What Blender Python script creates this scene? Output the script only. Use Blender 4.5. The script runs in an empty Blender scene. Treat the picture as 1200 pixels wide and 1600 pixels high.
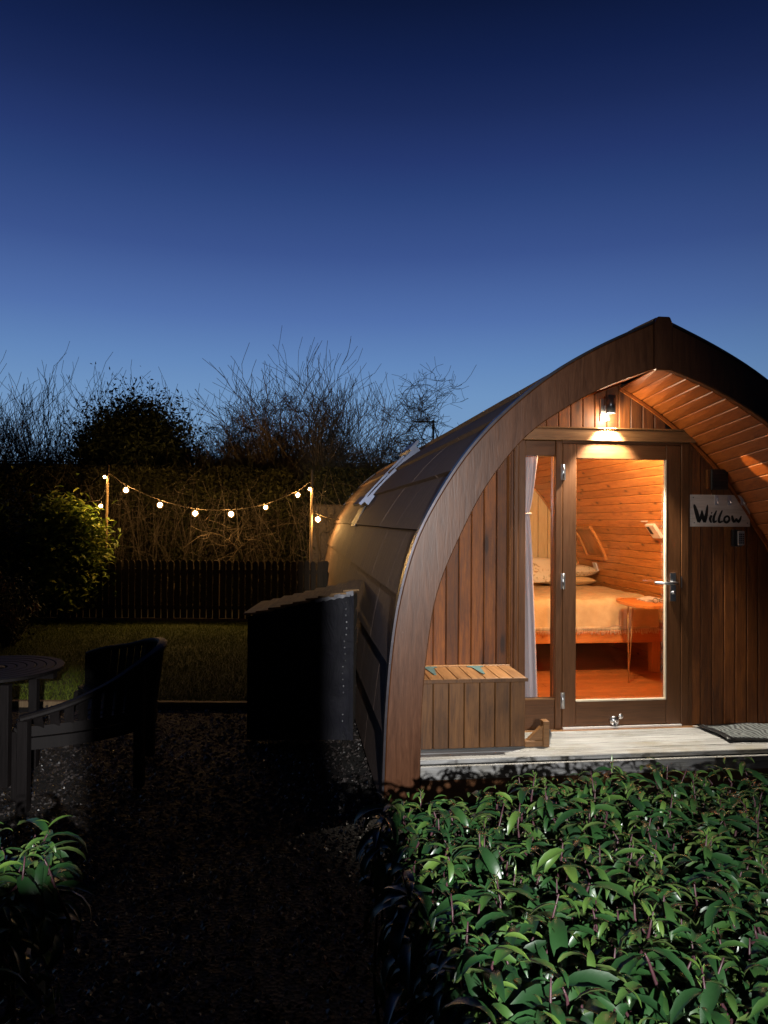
import bpy, math, random
from mathutils import Vector, Matrix, noise
rnd = random.Random(7)
S = bpy.context.scene
COL = S.collection
# ------------------------------------------------------------------ camera
cam = bpy.data.cameras.new('camera'); co = bpy.data.objects.new('camera', cam); COL.objects.link(co)
cam.sensor_fit = 'VERTICAL'; cam.sensor_height = 36.0; cam.lens = 26.0
cam.clip_start = 0.05; cam.clip_end = 3000
co.matrix_world = Matrix.Translation((0, 0, 1.72)) @ Matrix.Rotation(math.radians(90.6), 4, 'X') @ Matrix.Rotation(math.radians(.35), 4, 'Z')
S.camera = co
# ------------------------------------------------------------------ world : clear sky in late dusk
W = bpy.data.worlds.new('World'); S.world = W; W.use_nodes = True
nt = W.node_tree; nt.nodes.clear()
out = nt.nodes.new('ShaderNodeOutputWorld'); bg = nt.nodes.new('ShaderNodeBackground')
tc = nt.nodes.new('ShaderNodeTexCoord'); sx = nt.nodes.new('ShaderNodeSeparateXYZ')
rp = nt.nodes.new('ShaderNodeValToRGB')
nt.links.new(tc.outputs['Generated'], sx.inputs[0]); nt.links.new(sx.outputs['Z'], rp.inputs[0])
def srgb(r, g, b):
    f = lambda c: (c/255/12.92 if c/255 <= .04045 else ((c/255+.055)/1.055)**2.4)
    return (f(r), f(g), f(b), 1)
stops = [(0.0, srgb(126, 158, 192)), (.10, srgb(120, 156, 195)), (.164, srgb(110, 148, 194)), (.205, srgb(98, 135, 187)), (.26, srgb(81, 112, 171)), (.336, srgb(59, 84, 143)),
         (.405, srgb(43, 66, 121)), (.437, srgb(37, 56, 110)), (.486, srgb(27, 43, 90)), (.525, srgb(19, 34, 77)), (.575, srgb(12, 24, 58)), (.65, srgb(7, 14, 40)), (1.0, srgb(4, 7, 22))]
cr = rp.color_ramp
cr.elements[0].position = 0; cr.elements[0].color = stops[0][1]
cr.elements[1].position = 1; cr.elements[1].color = stops[-1][1]
for p, c in stops[1:-1]:
    e = cr.elements.new(p); e.color = c
# the afterglow lies ahead (+Y); the sky darkens evenly away from it
dotn = nt.nodes.new('ShaderNodeVectorMath'); dotn.operation = 'MULTIPLY'; dotn.inputs[1].default_value = (1, 1, 0); nt.links.new(tc.outputs['Generated'], dotn.inputs[0])
nrm_ = nt.nodes.new('ShaderNodeVectorMath'); nrm_.operation = 'NORMALIZE'; nt.links.new(dotn.outputs[0], nrm_.inputs[0])
d2_ = nt.nodes.new('ShaderNodeVectorMath'); d2_.operation = 'DOT_PRODUCT'; d2_.inputs[1].default_value = Vector((-.16, .98, 0)).normalized(); nt.links.new(nrm_.outputs[0], d2_.inputs[0])
mr_ = nt.nodes.new('ShaderNodeMapRange'); mr_.interpolation_type = 'SMOOTHSTEP'
for q_, v_ in ((1, .28), (2, 1.0), (3, .06), (4, 1.0)): mr_.inputs[q_].default_value = v_
nt.links.new(d2_.outputs['Value'], mr_.inputs[0])
vm_ = nt.nodes.new('ShaderNodeVectorMath'); vm_.operation = 'SCALE'; nt.links.new(rp.outputs[0], vm_.inputs[0]); nt.links.new(mr_.outputs[0], vm_.inputs['Scale'])
nt.links.new(vm_.outputs[0], bg.inputs['Color']); bg.inputs['Strength'].default_value = 1.0
nt.links.new(bg.outputs[0], out.inputs[0])
vs = S.view_settings; vs.view_transform = 'Standard'; vs.look = 'None'; vs.exposure = 0; vs.gamma = 1
try: vs.use_curve_mapping = False
except Exception: pass

# ------------------------------------------------------------------ pod frame
TH = math.atan(.122); PO = Vector((0, 5.05, .27)); CT, ST = math.cos(TH), math.sin(TH)
def pw(u, v, z): return Vector((u*CT - v*ST, PO.y + u*ST + v*CT, PO.z + z))

# ------------------------------------------------------------------ mesh helper
class MB:
    def __init__(s): s.v = []; s.f = []; s.sm = []
    def add(s, vs_, fs, smooth=False):
        n = len(s.v); s.v += [tuple(p) for p in vs_]
        for f in fs: s.f.append(tuple(i+n for i in f)); s.sm.append(smooth)
        return s
    def box(s, a, b):
        x0, y0, z0 = a; x1, y1, z1 = b
        return s.add([(x0,y0,z0),(x1,y0,z0),(x1,y1,z0),(x0,y1,z0),(x0,y0,z1),(x1,y0,z1),(x1,y1,z1),(x0,y1,z1)],
                     [(3,2,1,0),(4,5,6,7),(0,1,5,4),(1,2,6,5),(2,3,7,6),(3,0,4,7)])
    def prism_uz(s, poly, v0, v1):        # poly in (u,z), extruded along v
        n = len(poly)
        vs_ = [(u, v0, z) for u, z in poly] + [(u, v1, z) for u, z in poly]
        fs = [tuple(range(n)), tuple(range(2*n-1, n-1, -1))] + [((i+1) % n, i, i+n, (i+1) % n+n) for i in range(n)]
        return s.add(vs_, fs)
    def prism_xy(s, poly, z0, z1):
        n = len(poly)
        vs_ = [(u, v, z0) for u, v in poly] + [(u, v, z1) for u, v in poly]
        fs = [tuple(range(n-1, -1, -1)), tuple(range(n, 2*n))] + [(i, (i+1) % n, (i+1) % n+n, i+n) for i in range(n)]
        return s.add(vs_, fs)
    def tube(s, pts, r, n=8, cap=True, smooth=True):
        pts = [Vector(p) for p in pts]; m = len(pts)
        rs = r if isinstance(r, (list, tuple)) else [r]*m
        vs_ = []; a = None
        for i, p in enumerate(pts):
            d = (pts[min(i+1, m-1)]-pts[max(i-1, 0)])
            if d.length < 1e-9: d = Vector((0, 0, 1))
            d.normalize()
            if a is None: a = d.orthogonal().normalized()
            else:
                a = a - d*a.dot(d)
                a = a.normalized() if a.length > 1e-6 else d.orthogonal().normalized()
            b = d.cross(a)
            for k in range(n):
                t = 2*math.pi*k/n
                vs_.append(p + (a*math.cos(t)+b*math.sin(t))*rs[i])
        fs = []
        for i in range(m-1):
            for k in range(n):
                k2 = (k+1) % n
                fs.append((i*n+k, i*n+k2, (i+1)*n+k2, (i+1)*n+k))
        if cap: fs += [tuple(range(n-1, -1, -1)), tuple(range((m-1)*n, m*n))]
        return s.add(vs_, fs, smooth)
    def strip(s, pts, up, w, h):           # rectangular section swept along pts; up = fixed normal direction
        pts = [Vector(p) for p in pts]; m = len(pts); vs_ = []; up = Vector(up)
        for i, p in enumerate(pts):
            d = (pts[min(i+1, m-1)]-pts[max(i-1, 0)]).normalized()
            sd = d.cross(up).normalized(); u2 = sd.cross(d)
            for a, b in ((-1,-1),(1,-1),(1,1),(-1,1)): vs_.append(p+sd*a*w/2+u2*b*h/2)
        fs = [(3,2,1,0), tuple(range(4*(m-1), 4*m))]
        for i in range(m-1):
            for k in range(4):
                k2 = (k+1) % 4; fs.append((i*4+k, i*4+k2, (i+1)*4+k2, (i+1)*4+k))
        return s.add(vs_, fs)
    def ball(s, c, r, nu=12, nv=8, sc=(1,1,1)):
        vs_ = []; fs = []
        for j in range(nv+1):
            t = math.pi*j/nv
            for i in range(nu):
                p = 2*math.pi*i/nu
                vs_.append((c[0]+r*sc[0]*math.sin(t)*math.cos(p), c[1]+r*sc[1]*math.sin(t)*math.sin(p), c[2]+r*sc[2]*math.cos(t)))
        for j in range(nv):
            for i in range(nu):
                i2 = (i+1) % nu; fs.append((j*nu+i, (j+1)*nu+i, (j+1)*nu+i2, j*nu+i2))
        return s.add(vs_, fs, True)
    def mesh(s, name, mat, org=(0, 0, 0)):
        me = bpy.data.meshes.new(name)
        ox, oy, oz = org
        me.from_pydata([(x-ox, y-oy, z-oz) for x, y, z in s.v], [], s.f)
        me.polygons.foreach_set('use_smooth', s.sm)
        if mat: me.materials.append(mat)
        me.validate(); me.update()
        return me
ORG = {}
def part(name, mb, mat, parent, label=None, kind=None, bevel=0):
    org = ORG[parent.name]
    o = bpy.data.objects.new(name, mb.mesh(name, mat, org)); COL.objects.link(o); o.parent = parent
    ORG[o.name] = org
    if label: o['label'] = label
    if kind: o['kind'] = kind
    if bevel: bev(o, bevel)
    return o
def bev(o, w):
    m = o.modifiers.new('bevel', 'BEVEL'); m.width = w; m.segments = 1; m.limit_method = 'ANGLE'; m.angle_limit = math.radians(40)
def inst(name, src, parent, loc=(0, 0, 0), rot=None):
    o = bpy.data.objects.new(name, src); COL.objects.link(o); o.parent = parent; o.location = loc
    if rot: o.rotation_euler = rot
    return o
def thing(name, label, cat, pos, pod=False, group=None, mb=None, mat=None, rz=0, kind=None):
    """pos in pod coordinates when pod=True; geometry of parts is then written in pod coordinates too"""
    me = mb.mesh(name, mat, pos) if mb else None
    o = bpy.data.objects.new(name, me); COL.objects.link(o)
    o.location = pw(*pos) if pod else pos
    o.rotation_euler = (0, 0, TH if pod else rz)
    ORG[o.name] = tuple(pos)
    if label: o['label'] = label
    if cat: o['category'] = cat
    if group: o['group'] = group
    if kind: o['kind'] = kind
    return o
def struct(name, mb, mat, kind='structure'):
    o = bpy.data.objects.new(name, mb.mesh(name, mat)); COL.objects.link(o); o['kind'] = kind
    ORG[o.name] = (0, 0, 0)
    return o

# ------------------------------------------------------------------ materials
def newmat(name):
    m = bpy.data.materials.new(name); m.use_nodes = True; n = m.node_tree; n.nodes.clear()
    o = n.nodes.new('ShaderNodeOutputMaterial'); b = n.nodes.new('ShaderNodeBsdfPrincipled'); n.links.new(b.outputs[0], o.inputs[0])
    return m, n, b
def N(n, t, **k):
    x = n.nodes.new(t)
    for a, b in k.items(): setattr(x, a, b)
    return x
def ramp(n, fac, stops):
    r = N(n, 'ShaderNodeValToRGB'); c = r.color_ramp
    c.elements[0].position, c.elements[0].color = stops[0][0], (*stops[0][1], 1)
    c.elements[1].position, c.elements[1].color = stops[-1][0], (*stops[-1][1], 1)
    for p, col in stops[1:-1]:
        e = c.elements.new(p); e.color = (*col, 1)
    n.links.new(fac, r.inputs[0]); return r.outputs[0]
def math_(n, op, a, b=None, clamp=False):
    x = N(n, 'ShaderNodeMath', operation=op); x.use_clamp = clamp
    for i, q in enumerate((a, b)):
        if q is None: continue
        if isinstance(q, (int, float)): x.inputs[i].default_value = q
        else: n.links.new(q, x.inputs[i])
    return x.outputs[0]
def mixc(n, fac, a, b, mode='MIX'):
    x = N(n, 'ShaderNodeMix', data_type='RGBA', blend_type=mode)
    for i, q in ((0, fac), (6, a), (7, b)):
        if isinstance(q, (int, float)): x.inputs[i].default_value = q
        elif isinstance(q, tuple): x.inputs[i].default_value = (*q, 1)[:4]
        else: n.links.new(q, x.inputs[i])
    return x.outputs[2]
def coords(n, scale, per_object=True):
    t = N(n, 'ShaderNodeTexCoord'); mp = N(n, 'ShaderNodeMapping'); mp.inputs['Scale'].default_value = scale
    if per_object:
        oi = N(n, 'ShaderNodeObjectInfo'); ad = N(n, 'ShaderNodeVectorMath', operation='MULTIPLY_ADD')
        n.links.new(oi.outputs['Random'], ad.inputs[0]); ad.inputs[1].default_value = (37, 53, 71)
        n.links.new(t.outputs['Object'], ad.inputs[2]); n.links.new(ad.outputs[0], mp.inputs[0])
    else: n.links.new(t.outputs['Object'], mp.inputs[0])
    return mp.outputs[0]
def noisen(n, vec, scale, detail=4, rough=.55, dist=0):
    x = N(n, 'ShaderNodeTexNoise'); x.inputs['Scale'].default_value = scale; x.inputs['Detail'].default_value = detail
    x.inputs['Roughness'].default_value = rough; x.inputs['Distortion'].default_value = dist
    n.links.new(vec, x.inputs['Vector']); return x.outputs['Fac']
def bump(n, b, h, strength=.3, dist=.002):
    x = N(n, 'ShaderNodeBump'); x.inputs['Strength'].default_value = strength; x.inputs['Distance'].default_value = dist
    n.links.new(h, x.inputs['Height']); n.links.new(x.outputs[0], b.inputs['Normal'])
def wood(name, dark, mid, light, axis='z', rough=.45, knots=.0, vary=.35, coat=0, fine=1.0, stretch=14, knotscale=(5, 5, 5), bumps=.35, stains=0):
    m, n, b = newmat(name)
    sc = {'x': (1, stretch, stretch), 'y': (stretch, 1, stretch), 'z': (stretch, stretch, 1)}[axis]
    v = coords(n, sc)
    g1 = noisen(n, v, 3.5*fine, 6, .62, .8); g2 = noisen(n, v, 16*fine, 3, .5, .2)
    g = math_(n, 'ADD', math_(n, 'MULTIPLY', g1, .75), math_(n, 'MULTIPLY', g2, .25))
    c = ramp(n, g, [(.30, dark), (.5, mid), (.72, light)])
    oi = N(n, 'ShaderNodeObjectInfo')
    hv = N(n, 'ShaderNodeHueSaturation'); n.links.new(c, hv.inputs['Color'])
    val = math_(n, 'MULTIPLY_ADD', oi.outputs['Random'], vary); val.node.inputs[2].default_value = 1-vary/2
    n.links.new(val, hv.inputs['Value']); c = hv.outputs[0]
    if knots:
        kc = {'x': (.35, 1, 1), 'y': (1, .35, 1), 'z': (1, 1, .35)}[axis]
        v2 = coords(n, tuple(a*k for a, k in zip(kc, knotscale)))
        vo = N(n, 'ShaderNodeTexVoronoi'); vo.inputs['Scale'].default_value = 1; vo.inputs['Randomness'].default_value = 1
        n.links.new(v2, vo.inputs['Vector'])
        kf = ramp(n, vo.outputs['Distance'], [(.0, (1,)*3), (.09, (.95,)*3), (.15, (.35,)*3), (.27, (0,)*3)])
        c = mixc(n, math_(n, 'MULTIPLY', kf, knots), c, tuple(d*.35 for d in dark))
    if stains:
        v3 = coords(n, (1.2, 1.2, .5)); s_ = noisen(n, v3, 2.2, 5, .7, .5)
        sf = ramp(n, s_, [(.5, (0,)*3), (.68, (1,)*3)])
        c = mixc(n, math_(n, 'MULTIPLY', sf, stains), c, tuple(d*.5 for d in dark))
    n.links.new(c, b.inputs['Base Color'])
    r = math_(n, 'MULTIPLY_ADD', g, .25); r.node.inputs[2].default_value = rough-.1
    n.links.new(r, b.inputs['Roughness'])
    if coat: b.inputs['Coat Weight'].default_value = coat; b.inputs['Coat Roughness'].default_value = .18
    bump(n, b, g, bumps, .002)
    return m
def plain(name, col, rough=.5, metal=0, nscale=30, namt=.15, bumps=.1, emit=None, spec=None, stretch=(1, 1, 1)):
    m, n, b = newmat(name); v = coords(n, stretch)
    f = noisen(n, v, nscale, 5, .6)
    lo = tuple(c*(1-namt) for c in col); hi = tuple(min(1, c*(1+namt)) for c in col)
    n.links.new(ramp(n, f, [(.3, lo), (.7, hi)]), b.inputs['Base Color'])
    b.inputs['Roughness'].default_value = rough; b.inputs['Metallic'].default_value = metal
    if spec is not None: b.inputs['Specular IOR Level'].default_value = spec
    if bumps: bump(n, b, f, bumps, .002)
    if emit: b.inputs['Emission Color'].default_value = (*emit[0], 1); b.inputs['Emission Strength'].default_value = emit[1]
    return m
def emitm(name, col, s):
    m = bpy.data.materials.new(name); m.use_nodes = True; n = m.node_tree; n.nodes.clear()
    o = n.nodes.new('ShaderNodeOutputMaterial'); e = n.nodes.new('ShaderNodeEmission'); e.inputs[0].default_value = (*col, 1); e.inputs[1].default_value = s
    n.links.new(e.outputs[0], o.inputs[0]); return m
def glassm():
    m = bpy.data.materials.new('clear_glass'); m.use_nodes = True; n = m.node_tree; n.nodes.clear()
    o = n.nodes.new('ShaderNodeOutputMaterial'); t = n.nodes.new('ShaderNodeBsdfTransparent'); g = n.nodes.new('ShaderNodeBsdfGlossy')
    fr = n.nodes.new('ShaderNodeFresnel'); fr.inputs[0].default_value = 1.5; mx = n.nodes.new('ShaderNodeMixShader')
    t.inputs[0].default_value = (.95, .96, .96, 1); g.inputs['Roughness'].default_value = .02
    n.links.new(fr.outputs[0], mx.inputs[0]); n.links.new(t.outputs[0], mx.inputs[1]); n.links.new(g.outputs[0], mx.inputs[2]); n.links.new(mx.outputs[0], o.inputs[0])
    return m

M = {}
M['facade'] = wood('stained_cladding', (.050, .013, .002), (.150, .044, .006), (.25, .080, .011), 'z', .6, knots=.9, knotscale=(7, 7, 5), vary=.6, stains=.5)
M['fascia'] = wood('fascia_stain', (.058, .019, .006), (.098, .034, .011), (.145, .053, .018), 'z', .37, vary=.1, stretch=9, stains=.25, bumps=.5)
M['frame'] = wood('door_frame_stain', (.065, .024, .007), (.105, .040, .012), (.14, .056, .018), 'z', .38, vary=.12, stretch=16, bumps=.2)
M['frameh'] = wood('door_rail_stain', (.065, .024, .007), (.105, .040, .012), (.14, .056, .018), 'x', .38, vary=.12, stretch=16, bumps=.2)
M['soffit'] = wood('soffit_pine', (.18, .042, .006), (.33, .088, .013), (.43, .125, .020), 'y', .42, knots=.6, knotscale=(6, 5, 6), vary=.3, stains=.15)
M['lining'] = wood('varnished_pine', (.34, .12, .026), (.60, .25, .060), (.74, .36, .11), 'y', .36, knots=.95, knotscale=(10, 12, 10), vary=.28, coat=.25, stretch=10)
M['rear'] = wood('pale_pine', (.50, .33, .12), (.64, .44, .18), (.72, .52, .24), 'z', .5, knots=.3, vary=.1)
M['floorw'] = wood('laminate_floor', (.22, .065, .016), (.36, .12, .03), (.48, .18, .05), 'x', .34, vary=.35, coat=.2, stretch=12)
M['bench'] = wood('bench_boards', (.055, .020, .005), (.135, .055, .013), (.19, .082, .022), 'z', .5, knots=.7, vary=.3, stains=.5, knotscale=(6, 6, 5))
M['lid'] = wood('lid_boards', (.13, .055, .016), (.26, .12, .04), (.36, .18, .065), 'y', .5, vary=.3)
M['trimh'] = wood('header_trim', (.10, .045, .014), (.20, .095, .034), (.28, .14, .05), 'x', .45, vary=.1)
M['log'] = wood('weathered_roof_board', (.12, .066, .028), (.24, .14, .06), (.38, .24, .115), 'y', .75, vary=.5, stains=.5)
M['fence'] = wood('dark_fence', (.022, .014, .007), (.042, .028, .014), (.065, .044, .024), 'z', .8, vary=.4)
M['pole'] = wood('rustic_pole', (.11, .07, .035), (.19, .125, .065), (.26, .18, .10), 'z', .75)
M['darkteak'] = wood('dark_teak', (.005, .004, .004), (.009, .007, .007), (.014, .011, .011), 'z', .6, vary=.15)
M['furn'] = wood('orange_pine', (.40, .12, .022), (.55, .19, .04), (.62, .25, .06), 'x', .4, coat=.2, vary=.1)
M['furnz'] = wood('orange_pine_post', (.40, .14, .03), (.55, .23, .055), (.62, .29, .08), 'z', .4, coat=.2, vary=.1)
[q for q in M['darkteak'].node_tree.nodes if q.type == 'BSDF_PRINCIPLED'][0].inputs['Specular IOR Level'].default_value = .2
M['metal'] = plain('brushed_steel', (.62, .63, .65), .28, 1, 60, .1, .05)
M['trim'] = plain('aluminium_trim', (.075, .068, .078), .34, .7, 25, .2, .1)
M['skyframe'] = plain('roof_window_cladding', (.13, .145, .20), .42, .9, 25, .12, .05)
M['black'] = plain('black_plastic', (.014, .014, .015), .4, 0, 30, .2, .05)
M['darkmetal'] = plain('lamp_housing', (.055, .058, .065), .3, .7, 30, .2, .05)
M['teal'] = plain('painted_strap_hinge', (.10, .19, .19), .5, .2, 40, .4, .1)
M['white'] = plain('white_plastic', (.75, .73, .68), .4, 0, 30, .05, 0)
M['glass'] = glassm()
M['bark'] = plain('bark', (.050, .038, .028), .85, 0, 20, .4, .3)
M['twig'] = plain('winter_twigs', (.10, .075, .05), .85, 0, 20, .4, 0)
M['bulb'] = emitm('warm_bulb_glow', (1.0, .58, .20), 560)
m = bpy.data.materials.new('bulb_halo'); m.use_nodes = True; n = m.node_tree; n.nodes.clear()  # faint glow for added shells that imitate glare around the bulbs
o_ = n.nodes.new('ShaderNodeOutputMaterial'); t_ = n.nodes.new('ShaderNodeBsdfTransparent'); e_ = n.nodes.new('ShaderNodeEmission'); a_ = n.nodes.new('ShaderNodeAddShader')
t_.inputs[0].default_value = (.96, .94, .90, 1); e_.inputs[0].default_value = (1, .50, .13, 1); e_.inputs[1].default_value = .28
n.links.new(t_.outputs[0], a_.inputs[0]); n.links.new(e_.outputs[0], a_.inputs[1]); n.links.new(a_.outputs[0], o_.inputs[0]); M['halo_shell'] = m
M['lens'] = emitm('lamp_lens', (1.0, .93, .80), 30)

# shingle roof
m, n, b = newmat('roof_shingle'); v = coords(n, (1, 1, 1)); f = noisen(n, v, 60, 4, .7); v2 = coords(n, (.6, 9, .6)); f2 = noisen(n, v2, 5, 6, .72)
ff = math_(n, 'ADD', math_(n, 'MULTIPLY', f, .3), math_(n, 'MULTIPLY', f2, .7))
cc = ramp(n, ff, [(.3, (.12, .074, .054)), (.52, (.20, .13, .10)), (.75, (.33, .235, .185))])
n.links.new(cc, b.inputs['Base Color']); b.inputs['Roughness'].default_value = .75; bump(n, b, ff, .5, .004); M['roof'] = m
# deck
m, n, b = newmat('weathered_decking'); v = coords(n, (1.0, 16, 16)); g1 = noisen(n, v, 3, 7, .68, .6)
oi = N(n, 'ShaderNodeObjectInfo')
c = ramp(n, g1, [(.3, (.17, .17, .165)), (.5, (.33, .33, .325)), (.7, (.50, .505, .51))])
v2 = coords(n, (1, 1, 1)); s_ = noisen(n, v2, 3, 4, .6); c = mixc(n, ramp(n, s_, [(.5, (0,)*3), (.7, (.6,)*3)]), c, (.20, .17, .09))
hv = N(n, 'ShaderNodeHueSaturation'); n.links.new(c, hv.inputs['Color']); vv = math_(n, 'MULTIPLY_ADD', oi.outputs['Random'], .3); vv.node.inputs[2].default_value = .82; n.links.new(vv, hv.inputs['Value'])
fr = noisen(n, v2, 190, 2, .6); c = mixc(n, ramp(n, fr, [(.66, (0,)*3), (.72, (.7,)*3)]), hv.outputs[0], (.8, .82, .85))
n.links.new(c, b.inputs['Base Color']); b.inputs['Roughness'].default_value = .6; bump(n, b, g1, .6, .004); M['deck'] = m
# leaves
def leafm(name, c0, c1, c2, rough=.32, under=None, trans=.0, spec=.2):
    m, n, b = newmat(name); v = coords(n, (1, 1, 1), False); f = noisen(n, v, 3.5, 3, .6)
    oi = N(n, 'ShaderNodeObjectInfo'); at = N(n, 'ShaderNodeAttribute', attribute_name='tint')
    g = math_(n, 'ADD', math_(n, 'MULTIPLY', f, .35), math_(n, 'MULTIPLY', at.outputs['Fac'], .65))
    c = ramp(n, g, [(.15, c0), (.5, c1), (.85, c2)])
    if under:
        ge = N(n, 'ShaderNodeNewGeometry'); c = mixc(n, ge.outputs['Backfacing'], c, under)
    n.links.new(c, b.inputs['Base Color']); b.inputs['Specular IOR Level'].default_value = spec
    rr_ = math_(n, 'MULTIPLY_ADD', noisen(n, v, 9, 2, .5), .25); rr_.node.inputs[2].default_value = rough-.10; n.links.new(rr_, b.inputs['Roughness'])
    v2 = coords(n, (1, 1, 1), False); bump(n, b, noisen(n, v2, 60, 3, .5), .25, .002)
    if trans:
        b.inputs['Subsurface Weight'].default_value = 0
    return m
M['laurel'] = leafm('glossy_hedge_leaf', (.008, .032, .011), (.018, .066, .015), (.10, .18, .030), .38, (.12, .19, .05), spec=1.0)
M['stem'] = plain('purple_red_stem', (.06, .022, .028), .5, 0, 40, .35, .1)
M['shrubleaf'] = leafm('variegated_leaf', (.06, .11, .015), (.17, .24, .035), (.40, .42, .09), .42)
M['evergreen'] = leafm('dark_evergreen_leaf', (.012, .016, .007), (.022, .030, .012), (.04, .05, .02), .5)
M['bramble'] = leafm('hedge_mass', (.010, .011, .004), (.022, .023, .008), (.042, .042, .015), .7)
M['grass'] = leafm('lawn_blades', (.07, .10, .010), (.13, .17, .018), (.19, .22, .03), .6)
M['darkshrub'] = leafm('dark_green_leaf', (.018, .032, .010), (.036, .058, .016), (.07, .10, .03), .45)
M['dry'] = leafm('dried_flower_head', (.10, .045, .025), (.18, .09, .05), (.26, .15, .09), .8)

# ================================================================== GROUND
def sheet(x0, x1, y0, y1, z, nx=1, ny=1, amp=0):
    b = MB(); vs_ = []
    for j in range(ny+1):
        for i in range(nx+1):
            x = x0+(x1-x0)*i/nx; y = y0+(y1-y0)*j/ny
            vs_.append((x, y, z+(noise.noise(Vector((x*1.3, y*1.3, 3)))*amp if amp else 0)))
    fs = [(j*(nx+1)+i, j*(nx+1)+i+1, (j+1)*(nx+1)+i+1, (j+1)*(nx+1)+i) for j in range(ny) for i in range(nx)]
    return b.add(vs_, fs, True)
gm = plain('soil', (.022, .017, .012), .95, 0, 6, .4, .3)
struct('ground', sheet(-900, 900, -900, 900, -.03), gm)
m, n, b = newmat('turf'); v = coords(n, (1, 1, 1), False); f = noisen(n, v, 3, 6, .7); f2 = noisen(n, v, 90, 4, .7)
n.links.new(ramp(n, math_(n, 'ADD', math_(n, 'MULTIPLY', f, .6), math_(n, 'MULTIPLY', f2, .4)), [(.3, (.024, .036, .006)), (.55, (.055, .075, .012)), (.75, (.09, .10, .02))]), b.inputs['Base Color'])
b.inputs['Roughness'].default_value = .9; bump(n, b, f2, .8, .02); M['turf'] = m
struct('lawn', sheet(-9, -.35, 6.92, 12.6, -.004, 40, 30, .02), M['turf'])
m, n, b = newmat('gravel_bed_surface'); v = coords(n, (1, 1, 1), False); vo = N(n, 'ShaderNodeTexVoronoi'); vo.inputs['Scale'].default_value = 55; n.links.new(v, vo.inputs['Vector'])
n.links.new(ramp(n, vo.outputs['Color'], [(.2, (.007, .006, .005)), (.6, (.014, .012, .010)), (.9, (.026, .022, .02))]), b.inputs['Base Color']); b.inputs['Roughness'].default_value = .8
bump(n, b, vo.outputs['Distance'], .8, .01); M['gravelbed'] = m
struct('gravel_path', sheet(-9, 4.5, -1.7, 6.82, -.02, 4, 4), M['gravelbed'])
# chippings
def chip_mesh(N_, area, size, seed):
    r = random.Random(seed); b = MB()
    for i in range(N_):
        x = r.uniform(area[0], area[1]); y = r.uniform(area[2], area[3]); s_ = size*r.uniform(.5, 1.5); z = -.012+r.uniform(0, .012)
        a = r.uniform(0, 6.28); ca, sa = math.cos(a), math.sin(a); h = s_*r.uniform(.4, .9); w = s_*r.uniform(.5, .9); tz = r.uniform(-.4, .4)
        P = [(-s_, 0, 0), (0, -w, 0), (s_, 0, 0), (0, w, 0), (-.2*s_, .1*w, h), (.3*s_, -.2*w, h*.85)]
        vs_ = [(x+px*ca-py*sa, y+px*sa+py*ca, z+pz+px*tz) for px, py, pz in P]
        b.add(vs_, [(0, 1, 4), (1, 5, 4), (1, 2, 5), (2, 3, 5), (3, 4, 5), (3, 0, 4)])
    return b
m, n, b = newmat('stone_chipping'); v = coords(n, (1, 1, 1), False); vo = N(n, 'ShaderNodeTexVoronoi'); vo.inputs['Scale'].default_value = 40; n.links.new(v, vo.inputs['Vector'])
n.links.new(ramp(n, vo.outputs['Color'], [(.1, (.010, .008, .007)), (.5, (.024, .019, .017)), (.95, (.10, .085, .08))]), b.inputs['Base Color']); b.inputs['Roughness'].default_value = .36; M['chip'] = m
o = struct('gravel_chippings', chip_mesh(19000, (-3.1, .1, 1.4, 6.8), .013, 3), M['chip'], 'stuff')
# timber edging
eb = MB().box((-8.5, 6.80, -.02), (-3.2, 6.86, .035)).box((-3.195, 6.79, -.02), (-.38, 6.85, .04))
thing('lawn_edging', 'thin weathered timber edging between the lawn and the dark gravel', 'edging', (-2, 6.8, 0), mb=MB().box((-8.5, 6.80, -.02), (-.38, 6.86, .035)), mat=M['pole'])
# grass blades
def blades(N_, seed):
    r = random.Random(seed); b = MB(); t = []
    for i in range(N_):
        x = r.uniform(-6.2, -.5); y = 6.9+(r.random()**1.15)*5.6
        if x < -5.6+0 and y < 8: pass
        h = r.uniform(.015, .045); a = r.uniform(0, 6.28); w = .0035; l = r.uniform(.2, .9)*h; a2 = r.uniform(0, 6.28)
        dx, dy = math.cos(a)*w, math.sin(a)*w
        b.add([(x-dx, y-dy, 0), (x+dx, y+dy, 0), (x+math.cos(a2)*l, y+math.sin(a2)*l, h)], [(0, 1, 2)])
        t += [r.random()]*3
    return b, t
def settint(o, t):
    at = o.data.attributes.new('tint', 'FLOAT', 'POINT')
    at.data.foreach_set('value', t)
gb, tt = blades(70000, 5); o = struct('grass_blades', gb, M['grass'], 'stuff'); settint(o, tt)

# ================================================================== POD
def catmull(P, k=6):
    out = []
    for i in range(len(P)-1):
        p0 = P[max(i-1, 0)]; p1 = P[i]; p2 = P[i+1]; p3 = P[min(i+2, len(P)-1)]
        for j in range(k):
            t = j/k
            out.append(tuple(.5*((2*p1[q])+(-p0[q]+p2[q])*t+(2*p0[q]-5*p1[q]+4*p2[q]-p3[q])*t*t+(-p0[q]+3*p1[q]-3*p2[q]+p3[q])*t**3) for q in (0, 1)))
    out.append(P[-1]); return out
UC = 1.675
OUTER = catmull([(-.065, -.25), (-.058, 0), (-.045, .33), (-.012, .72), (.040, 1.03), (.135, 1.345), (.285, 1.63), (.465, 1.89), (.690, 2.125), (.99, 2.365), (1.30, 2.545), (UC, 2.715)], 5)
INNER = catmull([(.150, -.25), (.155, 0), (.163, .33), (.200, .72), (.258, 1.03), (.386, 1.343), (.560, 1.67), (.80, 1.965), (1.057, 2.150), (1.34, 2.30), (UC, 2.425)], 5)
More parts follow.
